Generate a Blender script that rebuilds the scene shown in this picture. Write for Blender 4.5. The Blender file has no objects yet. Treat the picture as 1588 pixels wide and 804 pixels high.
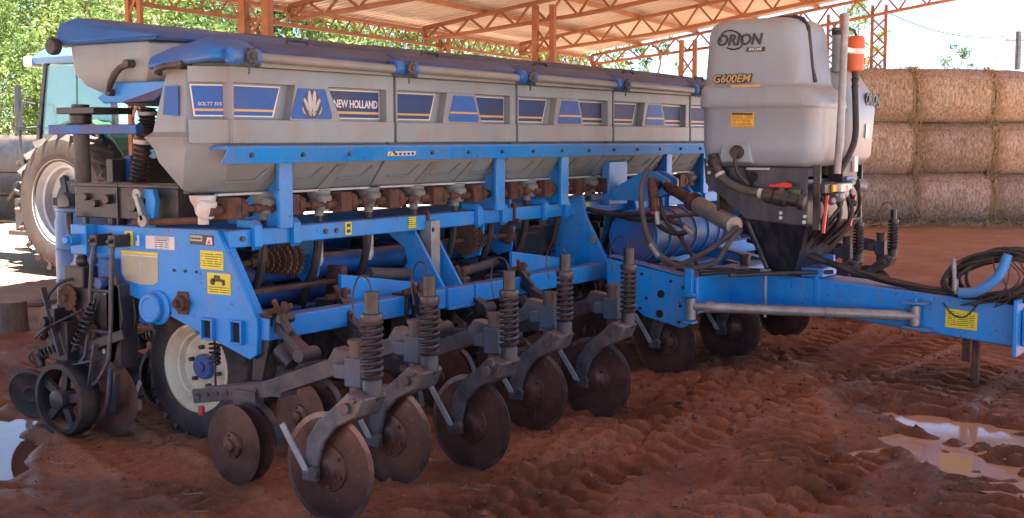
import bpy, math, random
import numpy as np
from mathutils import Vector, Matrix
R = math.radians
random.seed(7)
rng = np.random.default_rng(11)
scene = bpy.context.scene
col = scene.collection

# ------------------------------------------------------------------ camera
cam_data = bpy.data.cameras.new("camera")
cam = bpy.data.objects.new("camera", cam_data)
col.objects.link(cam)
AZ = R(33.03)
cam.location = (0, 0, 1.75)
cam.rotation_euler = (R(90 - 5.34), 0, AZ - R(90))
cam_data.sensor_fit = 'HORIZONTAL'
cam_data.sensor_width = 36
cam_data.lens = 45.34
cam_data.clip_end = 3000
scene.camera = cam

# ------------------------------------------------------------------ sky and sun
SUN_EL = R(72)
sun_h = Vector((-0.209, -0.942, 0)).normalized()
world = bpy.data.worlds.new("World")
scene.world = world
world.use_nodes = True
wn, wl = world.node_tree.nodes, world.node_tree.links
wn.clear()
wo = wn.new('ShaderNodeOutputWorld')
bg = wn.new('ShaderNodeBackground'); bg.inputs['Strength'].default_value = 0.050
sky = wn.new('ShaderNodeTexSky'); sky.sky_type = 'NISHITA'; sky.sun_disc = False
sky.sun_elevation = SUN_EL
sky.sun_rotation = math.atan2(sun_h.x, sun_h.y)
sky.air_density = 1.0; sky.dust_density = 0.0; sky.ozone_density = 1.8; sky.altitude = 6000
tc = wn.new('ShaderNodeTexCoord')
mp = wn.new('ShaderNodeMapping'); mp.inputs['Scale'].default_value = (1.0, 1.0, 3.2)
cn = wn.new('ShaderNodeTexNoise'); cn.inputs['Scale'].default_value = 3.1; cn.inputs['Detail'].default_value = 7; cn.inputs['Roughness'].default_value = 0.55
cr = wn.new('ShaderNodeValToRGB'); cr.color_ramp.elements[0].position = 0.47; cr.color_ramp.elements[1].position = 0.70
cr.color_ramp.elements[1].color = (0.55, 0.55, 0.55, 1)
mx = wn.new('ShaderNodeMixRGB'); mx.inputs['Color2'].default_value = (3.1, 3.5, 3.9, 1)
wl.new(tc.outputs['Generated'], mp.inputs['Vector']); wl.new(mp.outputs['Vector'], cn.inputs['Vector'])
wl.new(cn.outputs['Fac'], cr.inputs['Fac']); wl.new(cr.outputs['Color'], mx.inputs['Fac'])
wl.new(sky.outputs['Color'], mx.inputs['Color1']); wl.new(mx.outputs['Color'], bg.inputs['Color'])
wl.new(bg.outputs['Background'], wo.inputs['Surface'])
sl = bpy.data.lights.new("sun", 'SUN'); sl.energy = 5.0; sl.angle = R(0.5); sl.color = (1.0, 0.98, 0.94)
so = bpy.data.objects.new("sun", sl); col.objects.link(so)
so.rotation_euler = Vector((sun_h.x * math.cos(SUN_EL), sun_h.y * math.cos(SUN_EL), math.sin(SUN_EL))).to_track_quat('Z', 'Y').to_euler()
scene.view_settings.view_transform = 'Standard'
scene.view_settings.look = 'None'
scene.view_settings.gamma = 1
scene.view_settings.exposure = 3.18

# ------------------------------------------------------------------ materials
def nodes(name):
    m = bpy.data.materials.new(name); m.use_nodes = True
    nt = m.node_tree
    return m, nt.nodes, nt.links, nt.nodes['Principled BSDF']

def mat(name, c1, c2=None, scale=6.0, rough=0.6, metal=0.0, dust=None, dust_amt=0.35, dust_scale=3.0, bump=0.0,
        bump_scale=40.0, detail=6.0, spec=0.5, ramp=(0.35, 0.65), coord='Object', stretch=(1, 1, 1), top=0.0, streak=0.0, chips=0.0, chip_col=(0.03, 0.02, 0.015), top_col=(0.30, 0.17, 0.11), vary=0.0):
    m, n, l, b = nodes(name)
    b.inputs['Metallic'].default_value = metal
    b.inputs['Specular IOR Level'].default_value = spec
    t = n.new('ShaderNodeTexCoord')
    mpn = n.new('ShaderNodeMapping'); mpn.inputs['Scale'].default_value = stretch
    if vary > 0:
        oi = n.new('ShaderNodeObjectInfo'); ml = n.new('ShaderNodeMath'); ml.operation = 'MULTIPLY'; ml.inputs[1].default_value = 37.0; l.new(oi.outputs['Random'], ml.inputs[0])
        va = n.new('ShaderNodeVectorMath'); va.operation = 'ADD'; l.new(t.outputs[coord], va.inputs[0]); l.new(ml.outputs['Value'], va.inputs[1]); l.new(va.outputs['Vector'], mpn.inputs['Vector'])
    else: l.new(t.outputs[coord], mpn.inputs['Vector'])
    vec = mpn.outputs['Vector']
    if c2 is None: c2 = tuple(x * 0.75 for x in c1)
    ns = n.new('ShaderNodeTexNoise'); ns.inputs['Scale'].default_value = scale; ns.inputs['Detail'].default_value = detail
    ns.inputs['Roughness'].default_value = 0.62
    l.new(vec, ns.inputs['Vector'])
    rp = n.new('ShaderNodeValToRGB')
    rp.color_ramp.elements[0].position = ramp[0]; rp.color_ramp.elements[1].position = ramp[1]
    rp.color_ramp.elements[0].color = (*c1, 1); rp.color_ramp.elements[1].color = (*c2, 1)
    l.new(ns.outputs['Fac'], rp.inputs['Fac'])
    out = rp.outputs['Color']
    if dust is not None:
        dn = n.new('ShaderNodeTexNoise'); dn.inputs['Scale'].default_value = dust_scale; dn.inputs['Detail'].default_value = 9
        dn.inputs['Roughness'].default_value = 0.7
        l.new(vec, dn.inputs['Vector'])
        dr = n.new('ShaderNodeValToRGB'); dr.color_ramp.elements[0].position = 0.48; dr.color_ramp.elements[1].position = 0.74
        dr.color_ramp.elements[1].color = (dust_amt,) * 3 + (1,)
        l.new(dn.outputs['Fac'], dr.inputs['Fac'])
        mixn = n.new('ShaderNodeMixRGB'); mixn.inputs['Color2'].default_value = (*dust, 1)
        l.new(dr.outputs['Color'], mixn.inputs['Fac']); l.new(out, mixn.inputs['Color1'])
        out = mixn.outputs['Color']
        rr = n.new('ShaderNodeMapRange'); rr.inputs['To Min'].default_value = rough; rr.inputs['To Max'].default_value = min(1, rough + 0.35)
        l.new(dr.outputs['Color'], rr.inputs['Value']); l.new(rr.outputs['Result'], b.inputs['Roughness'])
    else:
        b.inputs['Roughness'].default_value = rough
    def layer(fac, colr):
        nonlocal out
        k = n.new('ShaderNodeMixRGB'); k.inputs['Color2'].default_value = (*colr, 1); l.new(fac, k.inputs['Fac']); l.new(out, k.inputs['Color1']); out = k.outputs['Color']
    def nz(sc, st, lo, hi, amt, det=7):
        mm = n.new('ShaderNodeMapping'); mm.inputs['Scale'].default_value = st; l.new(t.outputs[coord], mm.inputs['Vector'])
        k = n.new('ShaderNodeTexNoise'); k.inputs['Scale'].default_value = sc; k.inputs['Detail'].default_value = det; k.inputs['Roughness'].default_value = .65; l.new(mm.outputs['Vector'], k.inputs['Vector'])
        r_ = n.new('ShaderNodeMapRange'); r_.inputs['From Min'].default_value = lo; r_.inputs['From Max'].default_value = hi; r_.inputs['To Max'].default_value = amt; l.new(k.outputs['Fac'], r_.inputs['Value']); return r_.outputs['Result']
    if streak > 0: layer(nz(7, (1, 1, .12), .50, .72, streak), (0.22, 0.15, 0.10))
    if chips > 0: layer(nz(38, (1, 1, 1), .64, .69, chips, 3), chip_col)
    if top > 0:      # dust that has settled on upward faces
        gn = n.new('ShaderNodeNewGeometry'); sx_ = n.new('ShaderNodeSeparateXYZ'); l.new(gn.outputs['Normal'], sx_.inputs['Vector'])
        r_ = n.new('ShaderNodeMapRange'); r_.inputs['From Min'].default_value = .45; r_.inputs['From Max'].default_value = .95; l.new(sx_.outputs['Z'], r_.inputs['Value'])
        mu_ = n.new('ShaderNodeMath'); mu_.operation = 'MULTIPLY'; l.new(r_.outputs['Result'], mu_.inputs[0]); l.new(nz(6, (1, 1, 1), .30, .62, top), mu_.inputs[1]); layer(mu_.outputs['Value'], top_col)
    if vary > 0:
        hv = n.new('ShaderNodeHueSaturation'); mv = n.new('ShaderNodeMapRange'); mv.inputs['To Min'].default_value = 1 - vary; mv.inputs['To Max'].default_value = 1 + vary
        l.new(oi.outputs['Random'], mv.inputs['Value']); l.new(mv.outputs['Result'], hv.inputs['Value']); l.new(out, hv.inputs['Color']); out = hv.outputs['Color']
    l.new(out, b.inputs['Base Color'])
    if bump > 0:
        bn = n.new('ShaderNodeTexNoise'); bn.inputs['Scale'].default_value = bump_scale; bn.inputs['Detail'].default_value = 4
        l.new(vec, bn.inputs['Vector'])
        bp = n.new('ShaderNodeBump'); bp.inputs['Strength'].default_value = bump; bp.inputs['Distance'].default_value = 0.02
        l.new(bn.outputs['Fac'], bp.inputs['Height']); l.new(bp.outputs['Normal'], b.inputs['Normal'])
    return m

SOIL = (0.22, 0.085, 0.045)
M = {}
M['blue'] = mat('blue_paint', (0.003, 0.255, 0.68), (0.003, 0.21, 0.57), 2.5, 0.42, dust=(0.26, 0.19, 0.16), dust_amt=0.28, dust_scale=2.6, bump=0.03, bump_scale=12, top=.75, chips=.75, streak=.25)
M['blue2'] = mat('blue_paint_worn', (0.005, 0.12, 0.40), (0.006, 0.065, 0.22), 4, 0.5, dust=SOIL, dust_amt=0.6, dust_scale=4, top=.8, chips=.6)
M['lid'] = mat('lid_plastic', (0.003, 0.030, 0.095), (0.006, 0.065, 0.19), 3.0, 0.5, dust=(0.16, 0.12, 0.13), dust_amt=0.45, dust_scale=4.5, stretch=(1, 2.5, 1), bump=0.05, bump_scale=20, top=.28, top_col=(.20,.17,.18), chips=.4, chip_col=(.2,.15,.14))
M['lidend'] = mat('lid_plastic_faded', (0.010, 0.125, 0.38), (0.010, 0.10, 0.31), 3.0, 0.45, dust=(0.3, 0.2, 0.17), dust_amt=0.3, dust_scale=2.5)
M['hop'] = mat('hopper_plastic', (0.215, 0.27, 0.28), (0.18, 0.222, 0.23), 1.8, 0.5, dust=(0.30, 0.20, 0.13), dust_amt=0.55, dust_scale=2.2, bump=0.02, bump_scale=60, top=.8, streak=.38, chips=.25, chip_col=(.15, .12, .1))
M['hopgreen'] = mat('hopper_base_plastic', (0.20, 0.23, 0.215), (0.16, 0.185, 0.175), 2.5, 0.5, dust=(0.2, 0.13, 0.08), dust_amt=0.5, dust_scale=3)
M['tank'] = mat('tank_plastic', (0.255, 0.325, 0.365), (0.225, 0.29, 0.325), 1.6, 0.40, dust=(0.32, 0.25, 0.2), dust_amt=0.4, dust_scale=1.6, bump=0.015, bump_scale=90, top=.5, streak=.2, chips=.15, chip_col=(.2, .17, .15))
M['black'] = mat('black_steel', (0.012, 0.014, 0.018), (0.03, 0.032, 0.036), 7, 0.42, dust=(0.12, 0.07, 0.05), dust_amt=0.5, dust_scale=5, bump=0.05, top=.7, top_col=(.2,.12,.08))
M['navy'] = mat('black_panel_paint', (0.010, 0.015, 0.026), (0.018, 0.024, 0.036), 3, 0.36, dust=(0.20, 0.18, 0.17), dust_amt=0.32, dust_scale=3, stretch=(1, 3, 0.6))
M['rubber'] = mat('hose_rubber', (0.012, 0.012, 0.013), (0.03, 0.028, 0.027), 8, 0.55, dust=(0.20, 0.12, 0.08), dust_amt=0.35, dust_scale=6)
M['rubber_old'] = mat('dusty_hose', (0.10, 0.095, 0.09), (0.06, 0.058, 0.055), 8, 0.7, dust=SOIL, dust_amt=0.4)
M['tyre'] = mat('tyre_rubber', (0.014, 0.014, 0.015), (0.028, 0.026, 0.025), 8, 0.65, dust=(0.16, 0.08, 0.05), dust_amt=0.5, dust_scale=4, bump=0.06)
M['trtyre'] = mat('tractor_tyre_rubber', (0.055, 0.048, 0.044), (0.09, 0.072, 0.06), 5, 0.85, dust=(0.22, 0.14, 0.09), dust_amt=0.4, dust_scale=2.0, bump=0.08)
M['rust'] = mat('rusty_steel', (0.105, 0.045, 0.025), (0.045, 0.024, 0.018), 12, 0.8, dust=(0.22, 0.10, 0.05), dust_amt=0.6, dust_scale=14, bump=0.15)
M['shaft'] = mat('hex_shaft_steel', (0.16, 0.09, 0.06), (0.09, 0.05, 0.035), 9, 0.6, metal=0.3, bump=0.05)
M['disc'] = mat('disc_steel', (0.125, 0.062, 0.052), (0.060, 0.030, 0.027), 5, 0.40, metal=0.45, dust=(0.20, 0.085, 0.05), dust_amt=0.8, dust_scale=4, bump=0.05, bump_scale=50, chips=.5, chip_col=(.25, .2, .18), vary=.4)
M['edge'] = mat('worn_disc_edge', (0.17, 0.13, 0.12), (0.09, 0.06, 0.055), 12, 0.35, metal=0.7)
M['galv'] = mat('galvanised_steel', (0.33, 0.34, 0.33), (0.22, 0.23, 0.22), 9, 0.45, metal=0.45, dust=SOIL, dust_amt=0.5, dust_scale=5)
M['greysteel'] = mat('grey_blue_steel', (0.075, 0.092, 0.115), (0.034, 0.040, 0.048), 9, 0.45, metal=0.35, dust=(0.22, 0.16, 0.12), dust_amt=0.55, dust_scale=6, bump=0.06, top=.6, chips=.7, chip_col=(.13, .06, .035), streak=.35, vary=.25)
M['greyblue'] = mat('worn_blue_grey_paint', (0.04, 0.085, 0.15), (0.05, 0.06, 0.075), 8, 0.5, dust=(0.2, 0.12, 0.08), dust_amt=0.5, dust_scale=7)
M['swivel'] = mat('worn_pink_grey_steel', (0.10, 0.075, 0.07), (0.055, 0.05, 0.05), 9, 0.5, metal=.3, dust=SOIL, dust_amt=.4)
M['scraper'] = mat('scraper_blade_steel', (0.30, 0.37, 0.40), (0.22, 0.28, 0.31), 9, 0.4, metal=0.3, dust=SOIL, dust_amt=0.3, dust_scale=8)
M['spring'] = mat('spring_steel', (0.022, 0.023, 0.027), (0.045, 0.045, 0.048), 14, 0.35, metal=0.5, dust=(0.2, 0.12, 0.08), dust_amt=0.4)
M['cream'] = mat('cream_rim_paint', (0.62, 0.58, 0.42), (0.55, 0.50, 0.35), 4, 0.5, dust=(0.25, 0.13, 0.07), dust_amt=0.7, dust_scale=5)
M['pipe'] = mat('grey_pipe', (0.20, 0.215, 0.20), (0.15, 0.165, 0.155), 4, 0.5, dust=(0.28, 0.17, 0.1), dust_amt=0.5)
M['white'] = mat('white_plastic', (0.55, 0.55, 0.50), (0.45, 0.44, 0.40), 6, 0.5, dust=(0.3, 0.2, 0.13), dust_amt=0.5, dust_scale=6)
M['knob'] = mat('black_knob', (0.018, 0.018, 0.018), (0.05, 0.045, 0.04), 15, 0.6, dust=(0.25, 0.2, 0.17), dust_amt=0.5, dust_scale=9)
M['red'] = mat('red_plastic', (0.55, 0.02, 0.025), (0.40, 0.015, 0.02), 6, 0.35)
M['redold'] = mat('faded_red_plastic', (0.30, 0.03, 0.03), (0.18, 0.02, 0.02), 6, 0.6)
M['orange'] = mat('orange_plastic', (0.62, 0.13, 0.025), (0.5, 0.10, 0.02), 5, 0.35, dust=(0.3, 0.2, 0.15), dust_amt=0.3)
M['green'] = mat('green_paint', (0.025, 0.10, 0.03), (0.02, 0.075, 0.022), 4, 0.4, dust=(0.3, 0.2, 0.12), dust_amt=0.4)
M['drum'] = mat('drum_plastic', (0.055, 0.17, 0.40), (0.045, 0.14, 0.33), 3, 0.45, dust=(0.3, 0.22, 0.18), dust_amt=0.35)
M['dark'] = mat('hole_shade', (0.006, 0.006, 0.007), (0.01, 0.009, 0.009), 5, 0.8)  # near-black colour put in for the shade inside open holes
M['dnavy'] = mat('decal_navy', (0.010, 0.045, 0.15), (0.008, 0.03, 0.10), 3, 0.6, dust=(0.3, 0.22, 0.16), dust_amt=0.25)
M['dblue'] = mat('decal_blue', (0.012, 0.10, 0.36), (0.010, 0.08, 0.30), 3, 0.6, dust=(0.3, 0.22, 0.16), dust_amt=0.2)
M['dyel'] = mat('decal_yellow_line', (0.50, 0.33, 0.09), (0.45, 0.29, 0.08), 4, 0.4)
M['dwhite'] = mat('decal_white', (0.62, 0.62, 0.60), (0.55, 0.55, 0.52), 4, 0.4)
M['dsilver'] = mat('decal_silver', (0.42, 0.44, 0.42), (0.30, 0.31, 0.30), 9, 0.4)
M['dblack'] = mat('decal_black', (0.012, 0.012, 0.014), (0.02, 0.02, 0.02), 4, 0.4)
M['faded'] = mat('faded_sticker', (0.42, 0.42, 0.27), (0.36, 0.37, 0.26), 3, 0.45, dust=(0.3, 0.25, 0.2), dust_amt=0.3)
M['yel'] = mat('yellow_sticker', (0.68, 0.62, 0.02), (0.60, 0.53, 0.02), 4, 0.45)
M['yelor'] = mat('amber_sticker', (0.70, 0.42, 0.01), (0.62, 0.36, 0.01), 4, 0.45)

def stripe_mat(name, base, ink, scale, thresh, axis='Z'):
    m, n, l, b = nodes(name)
    t = n.new('ShaderNodeTexCoord'); w = n.new('ShaderNodeTexWave')
    w.bands_direction = axis; w.inputs['Scale'].default_value = scale; w.inputs['Distortion'].default_value = 0.0
    ns = n.new('ShaderNodeTexNoise'); ns.inputs['Scale'].default_value = 55
    mpn = n.new('ShaderNodeMapping'); mpn.inputs['Scale'].default_value = (1, 1, 0.5)
    l.new(t.outputs['Object'], w.inputs['Vector']); l.new(t.outputs['Object'], mpn.inputs['Vector']); l.new(mpn.outputs['Vector'], ns.inputs['Vector'])
    r1 = n.new('ShaderNodeValToRGB'); r1.color_ramp.elements[0].position = thresh; r1.color_ramp.elements[1].position = thresh + 0.12
    r2 = n.new('ShaderNodeValToRGB'); r2.color_ramp.elements[0].position = 0.36; r2.color_ramp.elements[1].position = 0.46
    mu = n.new('ShaderNodeMixRGB'); mu.blend_type = 'MULTIPLY'; mu.inputs['Fac'].default_value = 1
    l.new(w.outputs['Fac'], r1.inputs['Fac']); l.new(ns.outputs['Fac'], r2.inputs['Fac'])
    l.new(r1.outputs['Color'], mu.inputs['Color1']); l.new(r2.outputs['Color'], mu.inputs['Color2'])
    mi = n.new('ShaderNodeMixRGB'); mi.inputs['Color1'].default_value = (*base, 1); mi.inputs['Color2'].default_value = (*ink, 1)
    l.new(mu.outputs['Color'], mi.inputs['Fac']); l.new(mi.outputs['Color'], b.inputs['Base Color'])
    b.inputs['Roughness'].default_value = 0.45
    return m
M['yeltext'] = stripe_mat('yellow_sticker_print', (0.66, 0.60, 0.02), (0.10, 0.10, 0.02), 24, 0.55)
M['whtext'] = stripe_mat('white_sticker_print', (0.58, 0.58, 0.56), (0.06, 0.06, 0.06), 26, 0.6)
M['ambtext'] = stripe_mat('amber_sticker_print', (0.70, 0.42, 0.01), (0.09, 0.06, 0.01), 30, 0.55)

# ------------------------------------------------------------------ mesh helpers
V = Vector
class MB:
    def __init__(s): s.v = []; s.f = []
    def add(s, vs, fs):
        o = len(s.v); s.v.extend([tuple(p) for p in vs]); s.f.extend([tuple(i + o for i in f) for f in fs]); return s
    def box(s, a, b):
        x0, x1 = sorted((a[0], b[0])); y0, y1 = sorted((a[1], b[1])); z0, z1 = sorted((a[2], b[2]))
        return s.add([(x0,y0,z0),(x1,y0,z0),(x1,y1,z0),(x0,y1,z0),(x0,y0,z1),(x1,y0,z1),(x1,y1,z1),(x0,y1,z1)],
              [(0,3,2,1),(4,5,6,7),(0,1,5,4),(1,2,6,5),(2,3,7,6),(3,0,4,7)])
    def bar(s, p0, p1, w, h, up=(0, 0, 1)):
        p0, p1 = V(p0), V(p1); d = (p1 - p0).normalized(); u = V(up)
        if abs(d.dot(u)) > 0.98: u = V((0, 1, 0))
        sd = d.cross(u).normalized() * w / 2; u = sd.cross(d).normalized() * h / 2
        vs = [p0-sd-u, p0+sd-u, p0+sd+u, p0-sd+u, p1-sd-u, p1+sd-u, p1+sd+u, p1-sd+u]
        return s.add(vs, [(0,1,2,3),(7,6,5,4),(0,4,5,1),(1,5,6,2),(2,6,7,3),(3,7,4,0)])
    def lathe(s, prof, o, ax, n=20, closed=False, cap0=True):
        o, ax = V(o), V(ax).normalized()
        a = ax.orthogonal().normalized(); b = ax.cross(a)
        k = len(prof); vs = []; fs = []
        for i in range(n):
            t = 2 * math.pi * i / n; d = a * math.cos(t) + b * math.sin(t)
            for r, h in prof: vs.append(o + ax * h + d * r)
        for i in range(n):
            j = (i + 1) % n
            for q in range(k if closed else k - 1):
                q2 = (q + 1) % k
                fs.append((i*k+q, j*k+q, j*k+q2, i*k+q2))
        if not closed:
            if cap0: fs.append(tuple(i*k for i in range(n))[::-1])
            fs.append(tuple(i*k+k-1 for i in range(n)))
        return s.add(vs, fs)
    def cyl(s, p0, p1, r, r1=None, n=14):
        p0, p1 = V(p0), V(p1); L = (p1 - p0).length
        return s.lathe([(r, 0), (r if r1 is None else r1, L)], p0, p1 - p0, n)
    def tube(s, pts, r, n=8, smooth=0):
        pts = [V(p) for p in pts]
        for _ in range(smooth):
            q = [pts[0]]
            for a, b in zip(pts, pts[1:]): q += [a.lerp(b, 0.25), a.lerp(b, 0.75)]
            pts = q + [pts[-1]]
        k = len(pts); rr = r if hasattr(r, '__len__') else [r] * k
        if len(rr) != k: rr = list(np.interp(np.linspace(0, 1, k), np.linspace(0, 1, len(rr)), rr))
        u = None; vs = []; fs = []
        for i in range(k):
            t = (pts[min(i+1, k-1)] - pts[max(i-1, 0)]).normalized()
            if u is None: u = t.orthogonal().normalized()
            else:
                u = u - t * u.dot(t)
                u = u.normalized() if u.length > 1e-6 else t.orthogonal().normalized()
            w = t.cross(u)
            for j in range(n):
                a = 2 * math.pi * j / n; vs.append(pts[i] + (u * math.cos(a) + w * math.sin(a)) * rr[i])
        for i in range(k - 1):
            for j in range(n):
                j2 = (j + 1) % n; fs.append((i*n+j, i*n+j2, (i+1)*n+j2, (i+1)*n+j))
        fs.append(tuple(range(n))[::-1]); fs.append(tuple((k-1)*n + j for j in range(n)))
        return s.add(vs, fs)
    def helix(s, p0, p1, Rd, r, turns, n=6, per=12):
        p0, p1 = V(p0), V(p1); ax = (p1 - p0); a = ax.normalized().orthogonal().normalized(); b = ax.normalized().cross(a)
        k = int(turns * per)
        return s.tube([p0 + ax * (i / k) + (a * math.cos(2*math.pi*i/per) + b * math.sin(2*math.pi*i/per)) * Rd for i in range(k + 1)], r, n)
    def prism(s, poly, off):
        poly = [V(p) for p in poly]; off = V(off); k = len(poly)
        vs = poly + [p + off for p in poly]
        nrm = V((0, 0, 0))
        for i in range(k): nrm += poly[i].cross(poly[(i+1) % k])
        fl = nrm.dot(off) > 0
        fs = [tuple(range(k))[::-1] if fl else tuple(range(k)), tuple(range(k, 2*k)) if fl else tuple(range(k, 2*k))[::-1]]
        for i in range(k):
            j = (i + 1) % k
            fs.append((i, j, k+j, k+i) if fl else (j, i, k+i, k+j))
        return s.add(vs, fs)
    def px(s, yz, x0, x1): return s.prism([(x0, y, z) for y, z in yz], (x1 - x0, 0, 0))
    def loft(s, rings):
        k = len(rings[0]); vs = [p for r in rings for p in r]; fs = []
        for i in range(len(rings) - 1):
            for j in range(k):
                j2 = (j + 1) % k; fs.append((i*k+j, i*k+j2, (i+1)*k+j2, (i+1)*k+j))
        fs.append(tuple(range(k))[::-1]); fs.append(tuple((len(rings)-1)*k + j for j in range(k)))
        return s.add(vs, fs)
    def mesh(s, name, smooth=35):
        me = bpy.data.meshes.new(name); me.from_pydata(s.v, [], s.f); me.update()
        if smooth:
            me.shade_smooth(); me.set_sharp_from_angle(angle=R(smooth))
        return me
    def pieces(s):
        """far-apart groups of loose islands as meshes of their own"""
        n = len(s.v); p = list(range(n))
        def f(i):
            while p[i] != i: p[i] = p[p[i]]; i = p[i]
            return i
        for fc in s.f:
            a = f(fc[0])
            for i in fc[1:]:
                b = f(i)
                if a != b: p[b] = a
        isl = {}
        for i in range(n): isl.setdefault(f(i), []).append(i)
        if len(isl) < 2 or len(isl) > 60: return [s]
        keys = list(isl); A = np.array(s.v, float)
        lo = np.array([A[isl[k]].min(0) for k in keys]); hi = np.array([A[isl[k]].max(0) for k in keys]); sz = (hi - lo).max(1)
        q = list(range(len(keys)))
        def g(i):
            while q[i] != i: i = q[i]
            return i
        for i in range(len(keys)):
            for j in range(i):
                d = np.linalg.norm(np.maximum(0, np.maximum(lo[i] - hi[j], lo[j] - hi[i])))
                if d <= max(.0199, .49*max(sz[i], sz[j])): q[g(i)] = g(j)
        grp = {}
        for i, k in enumerate(keys): grp.setdefault(g(i), set()).update(isl[k])
        if len(grp) < 2: return [s]
        out = []
        for st in grp.values():
            idx = sorted(st); mp_ = {o: i for i, o in enumerate(idx)}; b = MB(); b.v = [s.v[i] for i in idx]; b.f = [tuple(mp_[i] for i in fc) for fc in s.f if fc[0] in st]; out.append(b)
        return out
    def build_all(s, name, m, parent=None, bevel=0, smooth=35, seg=2):
        ps = s.pieces()
        if name.endswith('s') and name.split('_')[-1] in ('bolts', 'nuts', 'holes', 'links', 'knobs', 'rollers'):
            if len(ps) > 1: name = name[:-1]
        return [put(name, b.mesh(name, smooth), m, parent, bevel, seg) for b in ps]
    def build(s, name, m, parent=None, bevel=0, smooth=35, seg=2):
        if parent is None: return put(name, s.mesh(name, smooth), m, parent, bevel, seg)
        return s.build_all(name, m, parent, bevel, smooth, seg)[0]

def put(name, me, m, parent=None, bevel=0, seg=2):
    o = bpy.data.objects.new(name, me); col.objects.link(o)
    if m is not None and not me.materials: me.materials.append(M[m] if isinstance(m, str) else m)
    if parent is not None:
        o.parent = parent; o.matrix_parent_inverse = world_of(parent).inverted()
    if bevel:
        b = o.modifiers.new('bevel', 'BEVEL'); b.width = bevel; b.segments = seg; b.limit_method = 'ANGLE'; b.angle_limit = R(38)
    return o
def world_of(o):
    m = Matrix.LocRotScale(o.location, o.rotation_euler, o.scale)
    if o.parent is not None: m = world_of(o.parent) @ o.matrix_parent_inverse @ m
    return m
def empty(name, loc, rz=0, parent=None):
    o = bpy.data.objects.new(name, None); col.objects.link(o); o.location = loc; o.rotation_euler = (0, 0, rz); o.empty_display_size = 0.1
    if parent is not None: o.parent = parent; o.matrix_parent_inverse = world_of(parent).inverted()
    return o
def tag(o, label=None, cat=None, group=None, kind=None):
    if label: o['label'] = label
    if cat: o['category'] = cat
    if group: o['group'] = group
    if kind: o['kind'] = kind
    return o
def shift_copy(root, kids, d, rz=0.0):
    """copy of a part and its sub-parts moved by d"""
    r = root.copy(); col.objects.link(r); c0 = V((4.6, 5.0, 0))
    r.rotation_euler = (0, 0, rz); r.location = c0 + V(d) - Matrix.Rotation(rz, 3, 'Z') @ c0
    for k in kids:
        c = k.copy(); col.objects.link(c); c.parent = r; c.matrix_parent_inverse = k.matrix_parent_inverse.copy()
    return r
def text(name, s, size, o, xd, yd, m, parent, shear=0.0, ext=0.0015, bold=0.0, sx=1.0):
    cu = bpy.data.curves.new('t', 'FONT'); cu.body = s; cu.size = size; cu.shear = shear; cu.extrude = ext; cu.offset = bold
    cu.align_x = 'CENTER'; cu.align_y = 'CENTER'; cu.resolution_u = 3
    ob = bpy.data.objects.new('t', cu); col.objects.link(ob)
    dg = bpy.context.evaluated_depsgraph_get()
    me = bpy.data.meshes.new_from_object(ob.evaluated_get(dg)); me.name = name
    bpy.data.objects.remove(ob); bpy.data.curves.remove(cu)
    xd = V(xd).normalized(); yd = V(yd).normalized(); zd = xd.cross(yd)
    mw = Matrix(((xd.x*sx, yd.x, zd.x, o[0]), (xd.y*sx, yd.y, zd.y, o[1]), (xd.z*sx, yd.z, zd.z, o[2]), (0, 0, 0, 1)))
    me.transform(mw); me.materials.clear()
    return put(name, me, m, parent)

_NG = {}
def vnoise(x, y, s, seed):
    g = _NG.get(seed)
    if g is None: g = _NG[seed] = np.random.default_rng(seed).random((256, 256))
    x = x / s; y = y / s
    xi = np.floor(x).astype(int); yi = np.floor(y).astype(int); fx = x - xi; fy = y - yi
    fx = fx*fx*(3-2*fx); fy = fy*fy*(3-2*fy)
    a = g[xi % 256, yi % 256]; b = g[(xi+1) % 256, yi % 256]; c = g[xi % 256, (yi+1) % 256]; d = g[(xi+1) % 256, (yi+1) % 256]
    return (a*(1-fx) + b*fx)*(1-fy) + (c*(1-fx) + d*fx)*fy - 0.5

# ================================================================== GROUND
PUDDLES = [  # centre x, y, half length, half width, angle, level
    (4.68, 6.64, 0.90, 0.18, 0.95, -0.028), (4.02, 5.60, 0.22, 0.035, -1.2, -0.03), (7.95, 1.93, 0.75, 0.30, 1.19, -0.018),
    (7.18, 1.77, 0.56, 0.20, 0.81, -0.018), (7.16, 2.20, 0.28, 0.05, -0.5, -0.02), (9.05, 2.65, 0.30, 0.05, 1.28, -0.025),
    (4.30, 4.90, 0.16, 0.06, -1.1, -0.03)]
def axis(lo, hi, fine, far):
    a = list(np.arange(lo, hi + 1e-6, fine)); st = fine; p = hi; 
    while p < far: st *= 1.16; p += st; a.append(p)
    st = fine; p = lo; b = []
    while p > -far: st *= 1.16; p -= st; b.append(p)
    return np.array(b[::-1] + a)
gx = axis(3.7, 12.0, 0.021, 900); gy = axis(0.4, 7.6, 0.021, 900)
GX, GY = np.meshgrid(gx, gy, indexing='ij')
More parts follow.
